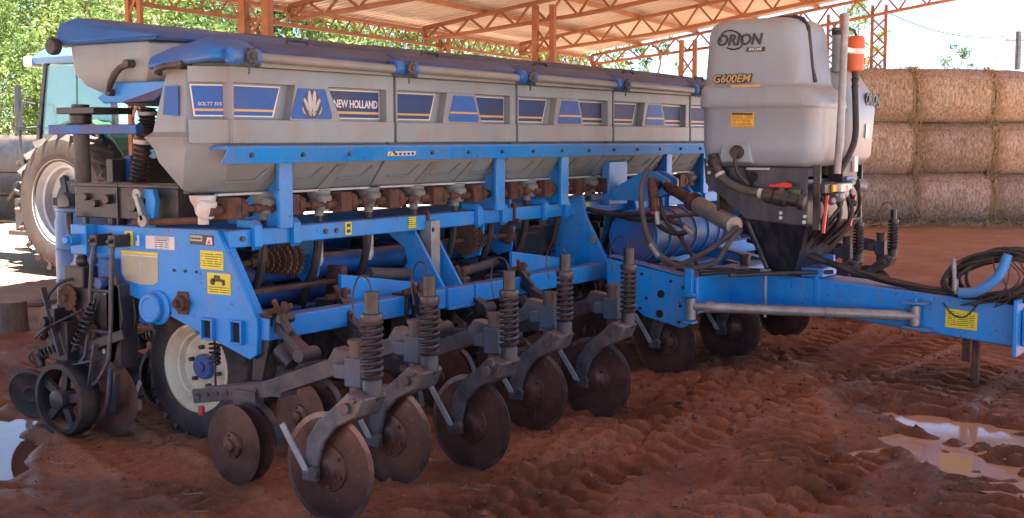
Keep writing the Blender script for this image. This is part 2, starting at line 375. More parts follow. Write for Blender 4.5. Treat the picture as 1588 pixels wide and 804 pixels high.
def ground_height(x, y):
    near = np.clip(1 - (np.hypot(x - 8, y - 4) - 7) / 8, 0, 1)
    z = 0.10*vnoise(x, y, 2.7, 1) + 0.05*vnoise(x, y, 0.9, 2) + 0.026*vnoise(x, y, 0.33, 3) + 0.020*vnoise(x, y, 0.13, 4) + 0.016*vnoise(x, y, 0.06, 5)
    # tyre tracks pressed into the mud: x0, y0, heading, half width, lug pitch
    for k, (x0, y0, an, hw, pitch, amp) in enumerate([(8, 1.55, 0.10, 0.30, 0.19, .034), (8, 2.40, 0.02, 0.30, 0.20, .036), (8, 3.2, -0.05, 0.28, 0.19, .032),
                                      (6.0, 2.2, 0.45, 0.28, 0.19, .034), (5.6, 3.2, 0.3, 0.26, 0.17, .032), (9.5, 1.0, -0.12, 0.28, 0.20, .032), (10, 3.9, 0.08, 0.28, 0.19, .030),
                                      (4.4, 4.6, 1.2, 0.2, 0.12, .012), (9, 2.9, 0.7, 0.26, 0.19, .024)]):
        u = (x-x0)*math.cos(an) + (y-y0)*math.sin(an); v = -(x-x0)*math.sin(an) + (y-y0)*math.cos(an)
        v = v + 0.12*vnoise(u, u*0, 1.7, 30 + k)
        m = np.clip((hw - np.abs(v)) / 0.05, 0, 1)
        mod = np.clip(0.75 + 1.3*vnoise(x, y, 0.8, 40 + k), 0.1, 1)
        lug = np.clip(1.7*np.sin(2*math.pi*(u + 0.55*np.abs(v) + 0.03*vnoise(x, y, 0.2, 60+k)) / pitch), -0.6, 0.6)
        z = z + m*mod*amp*1.5*lug - m*0.014
        z = z + 0.018*np.exp(-((np.abs(v) - hw - 0.04)/0.05)**2)*mod
    z *= near
    for (px_, py_, a, b, an, lev) in PUDDLES:
        u = (x-px_)*math.cos(an) + (y-py_)*math.sin(an); v = -(x-px_)*math.sin(an) + (y-py_)*math.cos(an)
        r = np.sqrt((u/a)**2 + (v/b)**2) + 0.75*vnoise(x, y, 0.3, 77) + 0.35*vnoise(x, y, 0.11, 78)
        m = np.clip((1.35 - r) / 0.6, 0, 1); m = m*m*(3-2*m)
        z = z*(1 - 0.85*m) + (lev - 0.012)*m
    # wheel marks where the machine stands, and far gentle undulation
    z = z + np.clip((np.hypot(x, y) - 40) / 200, 0, 1) * 0.6 * vnoise(x, y, 40, 9)
    return z
GZ = ground_height(GX, GY)
def wetness(x, y):
    w = np.zeros_like(x)
    for (px_, py_, a, b, an, lev) in PUDDLES:
        u = (x-px_)*math.cos(an) + (y-py_)*math.sin(an); v = -(x-px_)*math.sin(an) + (y-py_)*math.cos(an)
        r = np.sqrt((u/(a + .28))**2 + (v/(b + .22))**2) + 0.7*vnoise(x, y, 0.35, 79) + .3*vnoise(x, y, .1, 80)
        w = np.maximum(w, np.clip((1.35 - r)/.6, 0, 1))
    return w
nx, ny = GX.shape
idx = np.arange(nx*ny).reshape(nx, ny)
quads = np.stack([idx[:-1, :-1], idx[1:, :-1], idx[1:, 1:], idx[:-1, 1:]], -1).reshape(-1, 4)
gm = bpy.data.meshes.new('ground')
gm.vertices.add(nx*ny); gm.vertices.foreach_set('co', np.stack([GX, GY, GZ], -1).astype(np.float32).ravel())
gm.loops.add(quads.size); gm.loops.foreach_set('vertex_index', quads.astype(np.int32).ravel())
gm.polygons.add(len(quads)); gm.polygons.foreach_set('loop_start', (np.arange(len(quads))*4).astype(np.int32))
gm.polygons.foreach_set('loop_total', np.full(len(quads), 4, np.int32))
gm.update(calc_edges=True); gm.validate(); gm.shade_smooth()
wa = gm.attributes.new('wet', 'FLOAT', 'POINT'); wa.data.foreach_set('value', wetness(GX, GY).astype(np.float32).ravel())
def ground_material():
    m, n, l, b = nodes('red_earth')
    t = n.new('ShaderNodeTexCoord')
    def noise(sc, det=6, ro=0.6):
        k = n.new('ShaderNodeTexNoise'); k.inputs['Scale'].default_value = sc; k.inputs['Detail'].default_value = det; k.inputs['Roughness'].default_value = ro
        l.new(t.outputs['Object'], k.inputs['Vector']); return k
    def ramp(inp, a, b2, c0, c1):
        r = n.new('ShaderNodeValToRGB'); r.color_ramp.elements[0].position = a; r.color_ramp.elements[1].position = b2
        r.color_ramp.elements[0].color = (*c0, 1); r.color_ramp.elements[1].color = (*c1, 1); l.new(inp, r.inputs['Fac']); return r
    wet = ramp(noise(0.75).outputs['Fac'], 0.38, 0.60, (0.180, 0.064, 0.027), (0.40, 0.162, 0.070))
    fine = ramp(noise(22, 8, 0.7).outputs['Fac'], 0.3, 0.75, (0.62, 0.60, 0.60), (1.25, 1.22, 1.18))
    mu = n.new('ShaderNodeMixRGB'); mu.blend_type = 'MULTIPLY'; mu.inputs['Fac'].default_value = 1
    l.new(wet.outputs['Color'], mu.inputs['Color1']); l.new(fine.outputs['Color'], mu.inputs['Color2'])
    # dry, paler soil away from the wet yard
    sep = n.new('ShaderNodeSeparateXYZ'); l.new(t.outputs['Object'], sep.inputs['Vector'])
    ds = n.new('ShaderNodeVectorMath'); ds.operation = 'DISTANCE'; ds.inputs[1].default_value = (7.0, 3.0, 0)
    l.new(t.outputs['Object'], ds.inputs[0])
    n2 = noise(0.35)
    ad = n.new('ShaderNodeMath'); ad.operation = 'MULTIPLY_ADD'; ad.inputs[1].default_value = 9.0
    l.new(n2.outputs['Fac'], ad.inputs[0]); l.new(ds.outputs['Value'], ad.inputs[2])
    dr = n.new('ShaderNodeMapRange'); dr.inputs['From Min'].default_value = 9.5; dr.inputs['From Max'].default_value = 17; l.new(ad.outputs['Value'], dr.inputs['Value'])
    dry = ramp(noise(1.3, 8).outputs['Fac'], 0.35, 0.7, (0.33, 0.145, 0.075), (0.42, 0.21, 0.115))
    mi = n.new('ShaderNodeMixRGB'); l.new(dr.outputs['Result'], mi.inputs['Fac']); l.new(mu.outputs['Color'], mi.inputs['Color1']); l.new(dry.outputs['Color'], mi.inputs['Color2'])
    # pale sand outside the shed, brightened where sun falls to bounce light in
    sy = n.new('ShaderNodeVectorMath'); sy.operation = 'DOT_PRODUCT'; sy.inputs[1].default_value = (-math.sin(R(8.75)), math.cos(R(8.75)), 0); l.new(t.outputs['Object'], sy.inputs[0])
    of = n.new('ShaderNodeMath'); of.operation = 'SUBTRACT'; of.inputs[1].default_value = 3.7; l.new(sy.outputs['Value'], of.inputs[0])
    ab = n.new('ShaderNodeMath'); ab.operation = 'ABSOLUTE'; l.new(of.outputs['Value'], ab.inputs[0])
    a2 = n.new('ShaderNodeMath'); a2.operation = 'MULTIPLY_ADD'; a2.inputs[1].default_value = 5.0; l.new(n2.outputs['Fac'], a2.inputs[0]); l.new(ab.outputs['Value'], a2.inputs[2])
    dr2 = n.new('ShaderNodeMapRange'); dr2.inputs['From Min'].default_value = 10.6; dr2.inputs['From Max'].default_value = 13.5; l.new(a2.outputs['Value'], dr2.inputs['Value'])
    bounce_sand = ramp(noise(0.9, 8).outputs['Fac'], 0.35, 0.7, (0.46, 0.30, 0.19), (0.56, 0.41, 0.29))
    m2 = n.new('ShaderNodeMixRGB'); l.new(dr2.outputs['Result'], m2.inputs['Fac']); l.new(mi.outputs['Color'], m2.inputs['Color1']); l.new(bounce_sand.outputs['Color'], m2.inputs['Color2'])
    at = n.new('ShaderNodeAttribute'); at.attribute_name = 'wet'
    m3 = n.new('ShaderNodeMixRGB'); m3.inputs['Color2'].default_value = (0.085, 0.030, 0.014, 1); fw = n.new('ShaderNodeMath'); fw.operation = 'MULTIPLY'; fw.inputs[1].default_value = .45; l.new(at.outputs['Fac'], fw.inputs[0]); l.new(fw.outputs['Value'], m3.inputs['Fac']); l.new(m2.outputs['Color'], m3.inputs['Color1'])
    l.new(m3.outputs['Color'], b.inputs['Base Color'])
    ro = n.new('ShaderNodeMapRange'); ro.inputs['From Min'].default_value = 0.38; ro.inputs['From Max'].default_value = 0.6
    ro.inputs['To Min'].default_value = 0.48; ro.inputs['To Max'].default_value = 0.9
    rn = noise(1.4, 8, 0.7); l.new(rn.outputs['Fac'], ro.inputs['Value']); sb = n.new('ShaderNodeMath'); sb.operation = 'MULTIPLY_ADD'; sb.inputs[1].default_value = -.35; sb.use_clamp = True; l.new(at.outputs['Fac'], sb.inputs[0]); l.new(ro.outputs['Result'], sb.inputs[2]); l.new(sb.outputs['Value'], b.inputs['Roughness'])
    bp = n.new('ShaderNodeBump'); bp.inputs['Strength'].default_value = 0.85; bp.inputs['Distance'].default_value = 0.022
    sm = n.new('ShaderNodeMath'); sm.operation = 'ADD'; l.new(noise(30, 7, 0.75).outputs['Fac'], sm.inputs[0]); l.new(noise(110, 5, 0.8).outputs['Fac'], sm.inputs[1]); l.new(sm.outputs['Value'], bp.inputs['Height']); l.new(bp.outputs['Normal'], b.inputs['Normal'])
    b.inputs['Specular IOR Level'].default_value = 0.35
    return m
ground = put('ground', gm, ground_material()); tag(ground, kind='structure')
def water_mat(name, c, rough):
    m, n, l, b = nodes(name); b.inputs['Base Color'].default_value = (*c, 1); b.inputs['Roughness'].default_value = rough
    b.inputs['IOR'].default_value = 1.33; b.inputs['Specular IOR Level'].default_value = 0.75
    t = n.new('ShaderNodeTexCoord'); k = n.new('ShaderNodeTexNoise'); k.inputs['Scale'].default_value = 7
    l.new(t.outputs['Object'], k.inputs['Vector'])
    bp = n.new('ShaderNodeBump'); bp.inputs['Strength'].default_value = 0.05; bp.inputs['Distance'].default_value = 0.02
    l.new(k.outputs['Fac'], bp.inputs['Height']); l.new(bp.outputs['Normal'], b.inputs['Normal'])
    return m
M['water'] = water_mat('muddy_water', (0.46, 0.29, 0.17), 0.10)
M['water2'] = water_mat('clear_puddle_water', (0.10, 0.04, 0.025), 0.03)
for i, (px_, py_, a, b, an, lev) in enumerate(PUDDLES):
    lev -= .0015*i; mb = MB(); k = 40; pts = []
    for q in range(k):
        t = 2*math.pi*q/k; u = a*1.4*math.cos(t); v = b*1.6*math.sin(t)
        pts.append((px_ + u*math.cos(an) - v*math.sin(an), py_ + u*math.sin(an) + v*math.cos(an), lev))
    mb.add(pts, [tuple(range(k))])
    tag(mb.build('puddle', 'water' if i in (2, 3, 4) else 'water2', smooth=0), kind='structure')

# clods of mud and chopped straw lying on the ground
def scatter(n, x1, fn):
    mb = MB(); xs = rng.uniform(3.8, x1, n); ys = rng.uniform(0.5, 7.5, n); zs = ground_height(xs, ys)
    for x, y, z in zip(xs, ys, zs):
        if z > -.014: fn(mb, float(x), float(y), float(z))
    return mb
def clod(mb, x, y, z):
    s = random.choice([.005, .006, .008, .008, .010, .012, .018, .026])*random.uniform(.7, 1.25)
    vs = [V((random.uniform(.6, 1), 0, 0)), V((-random.uniform(.6, 1), 0, 0)), V((0, random.uniform(.6, 1), 0)), V((0, -random.uniform(.6, 1), 0)), V((.1, .1, random.uniform(.5, .9))), V((0, 0, -.6))]
    r = Matrix.Rotation(random.random()*6.28, 3, 'Z')
    mb.add([r @ p * s + V((x, y, z)) for p in vs], [(0,2,4),(2,1,4),(1,3,4),(3,0,4),(2,0,5),(1,2,5),(3,1,5),(0,3,5)])
def straw(mb, x, y, z):
    L = random.uniform(.03, .11); a = random.random()*6.28
    d = V((math.cos(a), math.sin(a), random.uniform(-.1, .1)))*L/2
    mb.bar(V((x, y, z + .006)) - d, V((x, y, z + .006)) + d, .004, .003)
M['clod'] = mat('mud_clod', (0.19, 0.065, 0.035), (0.10, 0.032, 0.018), 9, 0.9)
M['straw'] = mat('straw', (0.36, 0.25, 0.12), (0.26, 0.17, 0.08), 5, 0.85)
tag(scatter(11000, 11.8, clod).build('mud_clods', 'clod', smooth=0), 'scattered small clods of red mud on the yard', 'mud clods', kind='stuff')
tag(scatter(520, 12, straw).build('chopped_straw', 'straw', smooth=0), 'bits of dry straw scattered over the red mud', 'straw', kind='stuff')

# ================================================================== THE SHED
SA = R(8.75)
shed = empty('open_shed', (0, 0, 0), SA)
tag(shed, 'open steel shed with laced orange columns and sheet metal roof over the planter', 'shed')
US, UE = 3.1, 27.6
V_EAVE, V_RIDGE, V_NEAR = 10.75, 1.0, -1.45
Z_EAVE, SLOPE = 3.68, 0.165
def roof_z(v): return Z_EAVE + SLOPE * ((V_EAVE - v) if v > V_RIDGE else (V_EAVE - V_RIDGE) - (V_RIDGE - v))
M['steel'] = mat('orange_primer_steel', (0.37, 0.145, 0.05), (0.28, 0.10, 0.04), 5, 0.65, dust=(0.2, 0.09, 0.05), dust_amt=0.5, dust_scale=6)
M['roof'] = mat('roof_sheet', (0.74, 0.68, 0.60), (0.66, 0.58, 0.49), 1.2, 0.55, dust=(0.45, 0.31, 0.20), dust_amt=0.35, dust_scale=1.4, stretch=(1, 0.3, 1))
def shed_put(mb, name, m, parent=None, bevel=0, smooth=35):
    """mesh given in the shed's own axes (u, v, z)"""
    me = mb.mesh(name, smooth); o = bpy.data.objects.new(name, me); col.objects.link(o); me.materials.append(M[m])
    o.parent = parent or shed
    return o
def laced_column(u, v, wu, wv, top, pitch, member, along='u'):
    mb = MB(); h = wu/2
    ends = ((u-h, v), (u+h, v)) if along == 'u' else ((u, v-h), (u, v+h))
    for (a, b) in ends: mb.box((a-member/2, b-wv/2, -0.2), (a+member/2, b+wv/2, top))
    mb.box((u-h-.1, v-.2, -.2), (u+h+.1, v+.2, .012))
    c = shed_put(mb, 'column', 'steel')
    z = 0.15; k = 0
    while z + pitch < top:
        for sgn in (0, 1):
            a, b = ends if sgn == 0 else ends[::-1]
            l = MB(); y = (-1 if sgn else 1)*wv*0.36
            off = V((0, y, 0)) if along == 'u' else V((y, 0, 0))
            l.bar(V((*a, z)) + off, V((*b, z + pitch)) + off, 0.012, 0.035)
            shed_put(l, 'lacing_bar', 'steel', c)
        z += pitch; k += 1
    return c
for u in (11.4, 19.2, 27.2, 3.4): laced_column(u, 8.1, 0.30, 0.085, roof_z(8.1) - .25, 0.42, 0.10, 'v')
for u in (12.1, 20.0, 27.5): laced_column(u, 10.3, 0.17, 0.05, roof_z(10.3) - .3, 0.30, 0.06, 'v')
for u, v, w in ((27.5, 6.3, 0.2), (27.5, 5.05, 0.26), (27.5, 4.15, 0.27)): laced_column(u, v, w, 0.06, roof_z(v) - .3, 0.27, 0.045, 'v')
def truss(u, v0, v1, depth, step):
    mb = MB(); n = max(2, int(abs(v1 - v0) / step)); vs = [v0 + (v1 - v0)*i/n for i in range(n + 1)]
    def zt(v): return roof_z(v) - 0.13
    dz = [depth*(0.55 + 0.45*min(1, abs(v - v0)/3)) for v in vs]
    for i in range(n):
        a, b = vs[i], vs[i+1]
        for du in (-.05, .05):
            mb.bar((u+du, a, zt(a)), (u+du, b, zt(b)), .05, .05)
            mb.bar((u+du, a, zt(a) - dz[i]), (u+du, b, zt(b) - dz[i+1]), .05, .05)
        mb.bar((u, a, zt(a) - dz[i]), (u, (a+b)/2, zt((a+b)/2)), .03, .035)
        mb.bar((u, (a+b)/2, zt((a+b)/2)), (u, b, zt(b) - dz[i+1]), .03, .035)
    mb.box((u-.05, vs[0]-.02, zt(v0)-dz[0]), (u+.05, vs[0]+.04, zt(v0)))
    return shed_put(mb, 'truss', 'steel')
for u in (27.45, 23.5, 19.5, 15.5, 7.6, 3.5):
    truss(u, 10.4, V_RIDGE, 0.36, 0.55); truss(u, -1.2, V_RIDGE, 0.36, 0.55)
# lattice eave beam along the far side
for (u0, u1) in ((12.1, 20.0), (20.0, 27.5)):
    mb = MB(); n = int((u1-u0)/0.42); zb, ztp = 3.34, 3.56
    mb.bar((u0, 10.42, zb), (u1, 10.42, zb), .05, .05); mb.bar((u0, 10.42, ztp), (u1, 10.42, ztp), .05, .05)
    for i in range(n):
        a = u0 + (u1-u0)*i/n; b = u0 + (u1-u0)*(i+1)/n
        mb.bar((a, 10.42, zb), ((a+b)/2, 10.42, ztp), .018, .022); mb.bar(((a+b)/2, 10.42, ztp), (b, 10.42, zb), .018, .022)
    shed_put(mb, 'eave_beam', 'steel')
for v in (10.72, 9.3, 8.0, 6.7, 5.4, 4.1, 2.8, 1.3, 0.7, -0.3, -1.25):
    z = roof_z(v) - 0.045; mb = MB(); mb.box((US+.05, v-.035, z-.075), (UE-.05, v+.035, z)); shed_put(mb, 'purlin', 'steel')
def sheet(u0, u1, v0, v1):
    prof = []; p = u0; pitch = 0.19; k = 0
    while p < u1 - 1e-4:
        prof += [(p, 0), (p + .09, 0), (p + .115, .032), (p + .165, .032)]; p += pitch
    prof.append((u1, 0))
    mb = MB(); n = len(prof); vs = []
    for (vv) in (v0, v1):
        for t in (0.0, 0.006):
            vs += [(u, vv, roof_z(vv + (1e-4 if v1 > v0 else -1e-4) * (1 if vv == v0 else -1)) + h - .03 + t) for u, h in prof]
    fs = []
    for i in range(n - 1):
        fs.append((i, i+1, 2*n+i+1, 2*n+i)); fs.append((n+i, 3*n+i, 3*n+i+1, n+i+1))
        fs.append((i, n+i, n+i+1, i+1)); fs.append((2*n+i, 2*n+i+1, 3*n+i+1, 3*n+i))
    fs += [(0, 2*n, 3*n, n), (n-1, 2*n-1, 4*n-1, 3*n-1)]
    mb.add(vs, fs); shed_put(mb, 'roof_sheet', 'roof', smooth=0)
k = 10; w = (UE - US)/k
for i in range(k):
    a = US + w*i
    sheet(a, a + w - .004, V_EAVE + .1, V_RIDGE); sheet(a, a + w - .004, V_RIDGE - .002, V_NEAR)

# ================================================================== HAY BALES
bale_ax = V((-0.545, 0.838, 0)).normalized(); bale_n = V((bale_ax.y, -bale_ax.x, 0))
def bale_mat():
    m, n, l, b = nodes('net_wrapped_hay')
    t = n.new('ShaderNodeTexCoord')
    def noise(sc, st, det=8):
        mpn = n.new('ShaderNodeMapping'); mpn.inputs['Scale'].default_value = st; l.new(t.outputs['Object'], mpn.inputs['Vector'])
        k = n.new('ShaderNodeTexNoise'); k.inputs['Scale'].default_value = sc; k.inputs['Detail'].default_value = det; k.inputs['Roughness'].default_value = .7
        l.new(mpn.outputs['Vector'], k.inputs['Vector']); return k
    def ramp(k, a, b2, c0, c1):
        r = n.new('ShaderNodeValToRGB'); r.color_ramp.elements[0].position = a; r.color_ramp.elements[1].position = b2
        r.color_ramp.elements[0].color = (*c0, 1); r.color_ramp.elements[1].color = (*c1, 1); l.new(k.outputs['Fac'], r.inputs['Fac']); return r
    base = ramp(noise(2.2, (1, 1, 1)), .38, .66, (.30, .215, .135), (.33, .285, .24))
    fib = ramp(noise(26, (1, 1, .35)), .34, .66, (.42, .39, .36), (1.55, 1.52, 1.5))
    mu = n.new('ShaderNodeMixRGB'); mu.blend_type = 'MULTIPLY'; mu.inputs['Fac'].default_value = 1
    l.new(base.outputs['Color'], mu.inputs['Color1']); l.new(fib.outputs['Color'], mu.inputs['Color2']); oi = n.new('ShaderNodeObjectInfo'); hs = n.new('ShaderNodeHueSaturation'); mr = n.new('ShaderNodeMapRange'); mr.inputs['To Min'].default_value = .72; mr.inputs['To Max'].default_value = 1.15; l.new(oi.outputs['Random'], mr.inputs['Value']); l.new(mr.outputs['Result'], hs.inputs['Value']); hs.inputs['Saturation'].default_value = .9; l.new(mu.outputs['Color'], hs.inputs['Color']); l.new(hs.outputs['Color'], b.inputs['Base Color'])
    b.inputs['Roughness'].default_value = .8
    bp = n.new('ShaderNodeBump'); bp.inputs['Strength'].default_value = .5; bp.inputs['Distance'].default_value = .03
    l.new(noise(34, (1, 1, .5)).outputs['Fac'], bp.inputs['Height']); l.new(bp.outputs['Normal'], b.inputs['Normal'])
    return m
M['bale'] = bale_mat()
M['hay'] = mat('loose_hay', (0.42, 0.325, 0.19), (0.29, 0.215, 0.125), 7, 0.9)
BR = 0.55
def bale_mesh(L, seed):
    r_ = random.Random(seed); mb = MB(); n = 30; prof = []
    k = 12
    for i in range(k + 1):
        t = i/k; e = min(t, 1-t)*L
        r = BR*(1 - .10*max(0, 1 - e/.09)**2); prof.append((r, -L/2 + L*t))
    mb.lathe([(0.05, -L/2 + .05)] + prof + [(0.05, L/2 - .05)], (0, 0, 0), (1, 0, 0), n)
    mb.v = [(x, y*(1 + .025*math.sin(3*x + seed) + r_.uniform(-.012, .012)), max(z*(1 + r_.uniform(-.014, .014)), -BR*.965)) for x, y, z in mb.v]
    return mb
def hay_tuft(mb, x, spread, n, seed, rr=BR):
    r_ = random.Random(seed)
    for _ in range(n):
        a = r_.uniform(0, 6.283); r = rr*r_.uniform(.8, 1.04); xx = x + r_.gauss(0, spread)
        p = V((xx, math.cos(a)*r, math.sin(a)*r)); d = V((r_.gauss(0, .6), r_.gauss(0, .5), r_.gauss(-.5, .9))).normalized()*r_.uniform(.06, .17)
        mb.bar(p - d/2, p + d/2, .011, .007)
bale_origin = V((25.32, 8.03, 0)) + bale_n*BR
colpos = [1.37, -0.18, -1.74, -3.30]
rowname = ['bottom', 'middle', 'top']
for c in range(4):
    for r_i in range(3):
        L = 1.53; jit = random.uniform(-.05, .05)
        loc = bale_origin + bale_ax*(colpos[c] + jit) + V((0, 0, BR*.97 + r_i*1.03)) + bale_n*random.uniform(-.06, .06)
        root = put('hay_bale', bale_mesh(L, c*5 + r_i).mesh('hay_bale', 60), 'bale')
        root.location = loc; root.rotation_euler = (0, random.uniform(-.025, .025), math.atan2(bale_ax.y, bale_ax.x) + random.uniform(-.05, .05)); root.scale = (random.uniform(.95, 1.03), random.uniform(.96, 1.05), random.uniform(.97, 1.01))
        tag(root, f'{rowname[r_i]} round hay bale of the three in the {["column half hidden behind the grey tank", "first column clear of the grey tank", "second column clear of the grey tank", "rightmost column in view"][c]}', 'hay bale', 'stacked round hay bales')
        t = MB()
        hay_tuft(t, -L/2 - .02, .07, 650, c*7 + r_i); hay_tuft(t, L/2 + .02, .06, 450, c*9 + r_i + 50); hay_tuft(t, 0, L*.32, 260, c + r_i*4)
        tu = bpy.data.objects.new('loose_hay', t.mesh('loose_hay', 0)); tu.data.materials.append(M['hay']); col.objects.link(tu); tu.parent = root
        tu['kind'] = 'stuff'
mb = MB(); r_ = random.Random(3)
for _ in range(1500):
    t = r_.uniform(-4, 1.8); p = bale_origin + bale_ax*t - bale_n*0 + V((0, 0, .02)); p = p - bale_n*(BR + abs(r_.gauss(0, .35)) - .2) if bale_n.x > 0 else p + bale_n*(BR + abs(r_.gauss(0, .35)) - .2)
    p.z = abs(r_.gauss(0, .05)) + .01; d = V((r_.gauss(0, 1), r_.gauss(0, 1), r_.gauss(0, .35))).normalized()*r_.uniform(.06, .2)
    mb.bar(p - d/2, p + d/2, .009, .006)
tag(mb.build('fallen_hay', 'hay', smooth=0), 'loose hay fallen along the foot of the bale stack', 'hay', kind='stuff')

# ================================================================== THE PLANTER
P = empty('seed_planter', (9.38, 5.0, 0))
tag(P, 'blue seed planter with grey hoppers and a drawbar carrying a grey liquid tank', 'planter')
XC = 9.38
def part(mb, name, m, bevel=0.0, parent=None, smooth=35, seg=2): return mb.build(name, m, parent or P, bevel, smooth, seg)

# ---- frame beams
part(MB().box((5.13, 5.2, 1.14), (13.6, 5.3, 1.24)), 'upper_beam', 'blue', .008)
part(MB().box((5.13, 4.92, .645), (13.6, 5.03, .77)), 'lower_beam', 'blue', .008)
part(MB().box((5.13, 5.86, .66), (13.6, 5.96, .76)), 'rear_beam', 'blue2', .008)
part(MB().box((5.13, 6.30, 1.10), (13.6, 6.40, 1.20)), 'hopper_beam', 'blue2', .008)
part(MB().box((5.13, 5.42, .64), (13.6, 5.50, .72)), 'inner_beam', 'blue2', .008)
part(MB().box((5.5, 6.60, 1.20), (13.5, 6.66, 1.62)), 'rear_channel', 'black', .006)  # dark sheets added to block the bright background under the hoppers
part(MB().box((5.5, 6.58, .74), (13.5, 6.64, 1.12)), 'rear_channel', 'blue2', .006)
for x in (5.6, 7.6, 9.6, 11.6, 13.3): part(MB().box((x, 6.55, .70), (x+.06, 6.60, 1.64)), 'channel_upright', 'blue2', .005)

PLATE = [(6.37, 1.235), (6.385, .935), (6.17, .874), (5.88, .797), (5.04, .534), (4.985, .567), (4.98, .755), (5.27, 1.245)]
def end_plate(x0, x1, flange):
    mb = MB().px(PLATE, x0, x1)
    f0, f1 = (x1, x1 + .05) if flange > 0 else (x0 - .05, x0)
    mb.px([(4.985, .567), (4.98, .755), (5.27, 1.245), (5.29, 1.225), (5.005, .75), (5.01, .57)], f0, f1)
    mb.px([(6.37, 1.235), (6.37, 1.21), (5.29, 1.222), (5.27, 1.245)], f0, f1)
    return part(mb, 'end_plate', 'blue', .006)
ep = end_plate(5.10, 5.13, 1)
end_plate(13.6, 13.63, -1)
X = 5.10
def dec(parent, name, m, poly, x=X, t=.003): return MB().px(poly, x - t, x).build(name, m, parent, 0, 0)
def rect(y0, z0, y1, z1): return [(y0, z0), (y1, z0), (y1, z1), (y0, z1)]
mb = MB().lathe([(.088, 0), (.088, .05), (.078, .06), (.06, .06), (.055, .055)], (X, 5.78, .774), (-1, 0, 0), 26)
mb.lathe([(.10, 0), (.10, .012), (.09, .018)], (X, 5.755, .775), (-1, 0, 0), 26)
part(mb, 'cap_cover', 'blue', parent=ep)
mb = MB().prism([(X, 5.549 + .075*math.cos(a)*(1.0 if i % 3 else .8), .816 + .075*math.sin(a)) for i, a in enumerate([k*math.pi/3 for k in range(6)])], (-.012, 0, 0))
mb.lathe([(.045, 0), (.042, .03), (.022, .034), (.022, .06)], (X - .012, 5.549, .816), (-1, 0, 0), 16)
for dy in (-.055, .055): mb.cyl((X - .012, 5.549 + dy, .816), (X - .03, 5.549 + dy, .816), .012, n=6)
part(mb, 'bearing_flange', 'rust', parent=ep)
for (y, z, w, h) in ((5.346, .684, .035, .05), (5.12, .684, .035, .055)):
    mb = MB()
    mb.box((X-.03, y-w-.012, z-h-.012), (X, y-w, z+h+.012)).box((X-.03, y+w, z-h-.012), (X, y+w+.012, z+h+.012))
    mb.box((X-.03, y-w, z+h), (X, y+w, z+h+.012)).box((X-.03, y-w, z-h-.012), (X, y+w, z-h))
    sq = part(mb, 'square_socket', 'blue', .003, ep)
    part(MB().box((X-.004, y-w, z-h), (X-.001, y+w, z+h)), 'socket_opening', 'dark', parent=ep, smooth=0)  # dark panel stands for the shade inside the socket
mb = MB()
for (y, z) in ((5.62, 1.0), (5.53, 1.0), (5.44, 1.0), (6.05, 1.16), (6.30, 1.17), (6.3, 1.05), (5.66, .75), (6.22, .98)): mb.cyl((X, y, z), (X - .008, y, z), .009, n=8)
part(mb, 'plate_bolts', 'black', parent=ep)
# stickers on the end plate
dec(ep, 'faded_sticker', 'faded', [(6.066, 1.095), (5.748, 1.095), (5.755, .925), (5.79, .905), (5.90, .90), (6.03, .918), (6.06, .95)])
dec(ep, 'sticker_heading', 'yel', rect(6.06, 1.078, 5.752, 1.093), X-.003, .001)
dec(ep, 'sticker_divider', 'dsilver', rect(5.905, .91, 5.89, 1.07), X-.003, .001)
dec(ep, 'sticker_border', 'dwhite', rect(6.05, 1.065, 5.755, 1.072), X-.003, .001)
dec(ep, 'warning_sticker', 'yel', rect(5.404, 1.02, 5.225, 1.125)); dec(ep, 'sticker_print', 'yeltext', rect(5.394, 1.03, 5.235, 1.116), X-.003, .001)
dec(ep, 'warning_sticker', 'yel', rect(5.352, .884, 5.172, 1.003)); dec(ep, 'sticker_print', 'yeltext', rect(5.342, .893, 5.182, .928), X-.003, .001)
mb = MB()
for (y, z, r) in ((5.31, .953, .020), (5.225, .947, .013)): mb.lathe([(r, 0), (r, .0015)], (X-.003, y, z), (-1, 0, 0), 12)
mb.px([(5.31, .955), (5.215, .955), (5.215, .968), (5.25, .972), (5.252, .99), (5.298, .99), (5.30, .972)], X-.0045, X-.003)
part(mb, 'tractor_pictogram', 'dblack', parent=ep, smooth=0)
dec(ep, 'small_sticker', 'yel', rect(6.03, 1.125, 5.96, 1.21)); dec(ep, 'sticker_print', 'dblack', rect(6.02, 1.155, 5.972, 1.16), X-.003, .001)
dec(ep, 'sticker_print', 'dblack', [(6.015, 1.13), (5.975, 1.13), (5.99, 1.15), (6.005, 1.15)], X-.003, .001)
dec(ep, 'sticker_print', 'dblack', [(6.015, 1.175), (5.975, 1.175), (5.985, 1.2), (6.005, 1.2)], X-.003, .001)
dec(ep, 'torn_sticker', 'dwhite', [(5.935, 1.125), (5.905, 1.128), (5.907, 1.19), (5.925, 1.188), (5.92, 1.16), (5.936, 1.15)])
dec(ep, 'rating_plate', 'dwhite', rect(5.85, 1.115, 5.61, 1.19)); dec(ep, 'sticker_print', 'whtext', rect(5.775, 1.118, 5.655, 1.19), X-.003, .001)
dec(ep, 'rating_plate_band', 'dsilver', rect(5.775, 1.17, 5.655, 1.192), X-.004, .001)
dec(ep, 'maker_badge', 'dblack', rect(5.486, 1.155, 5.298, 1.212)); dec(ep, 'badge_panel', 'faded', rect(5.48, 1.175, 5.385, 1.207), X-.003, .001)
dec(ep, 'badge_panel', 'dwhite', [(5.358, 1.16), (5.305, 1.16), (5.31, 1.2), (5.345, 1.2)], X-.003, .001)
text('lettering', 'Enroludo', .022, (X-.0045, 5.4325, 1.191), (0, -1, 0), (0, 0, 1), 'dblack', ep)
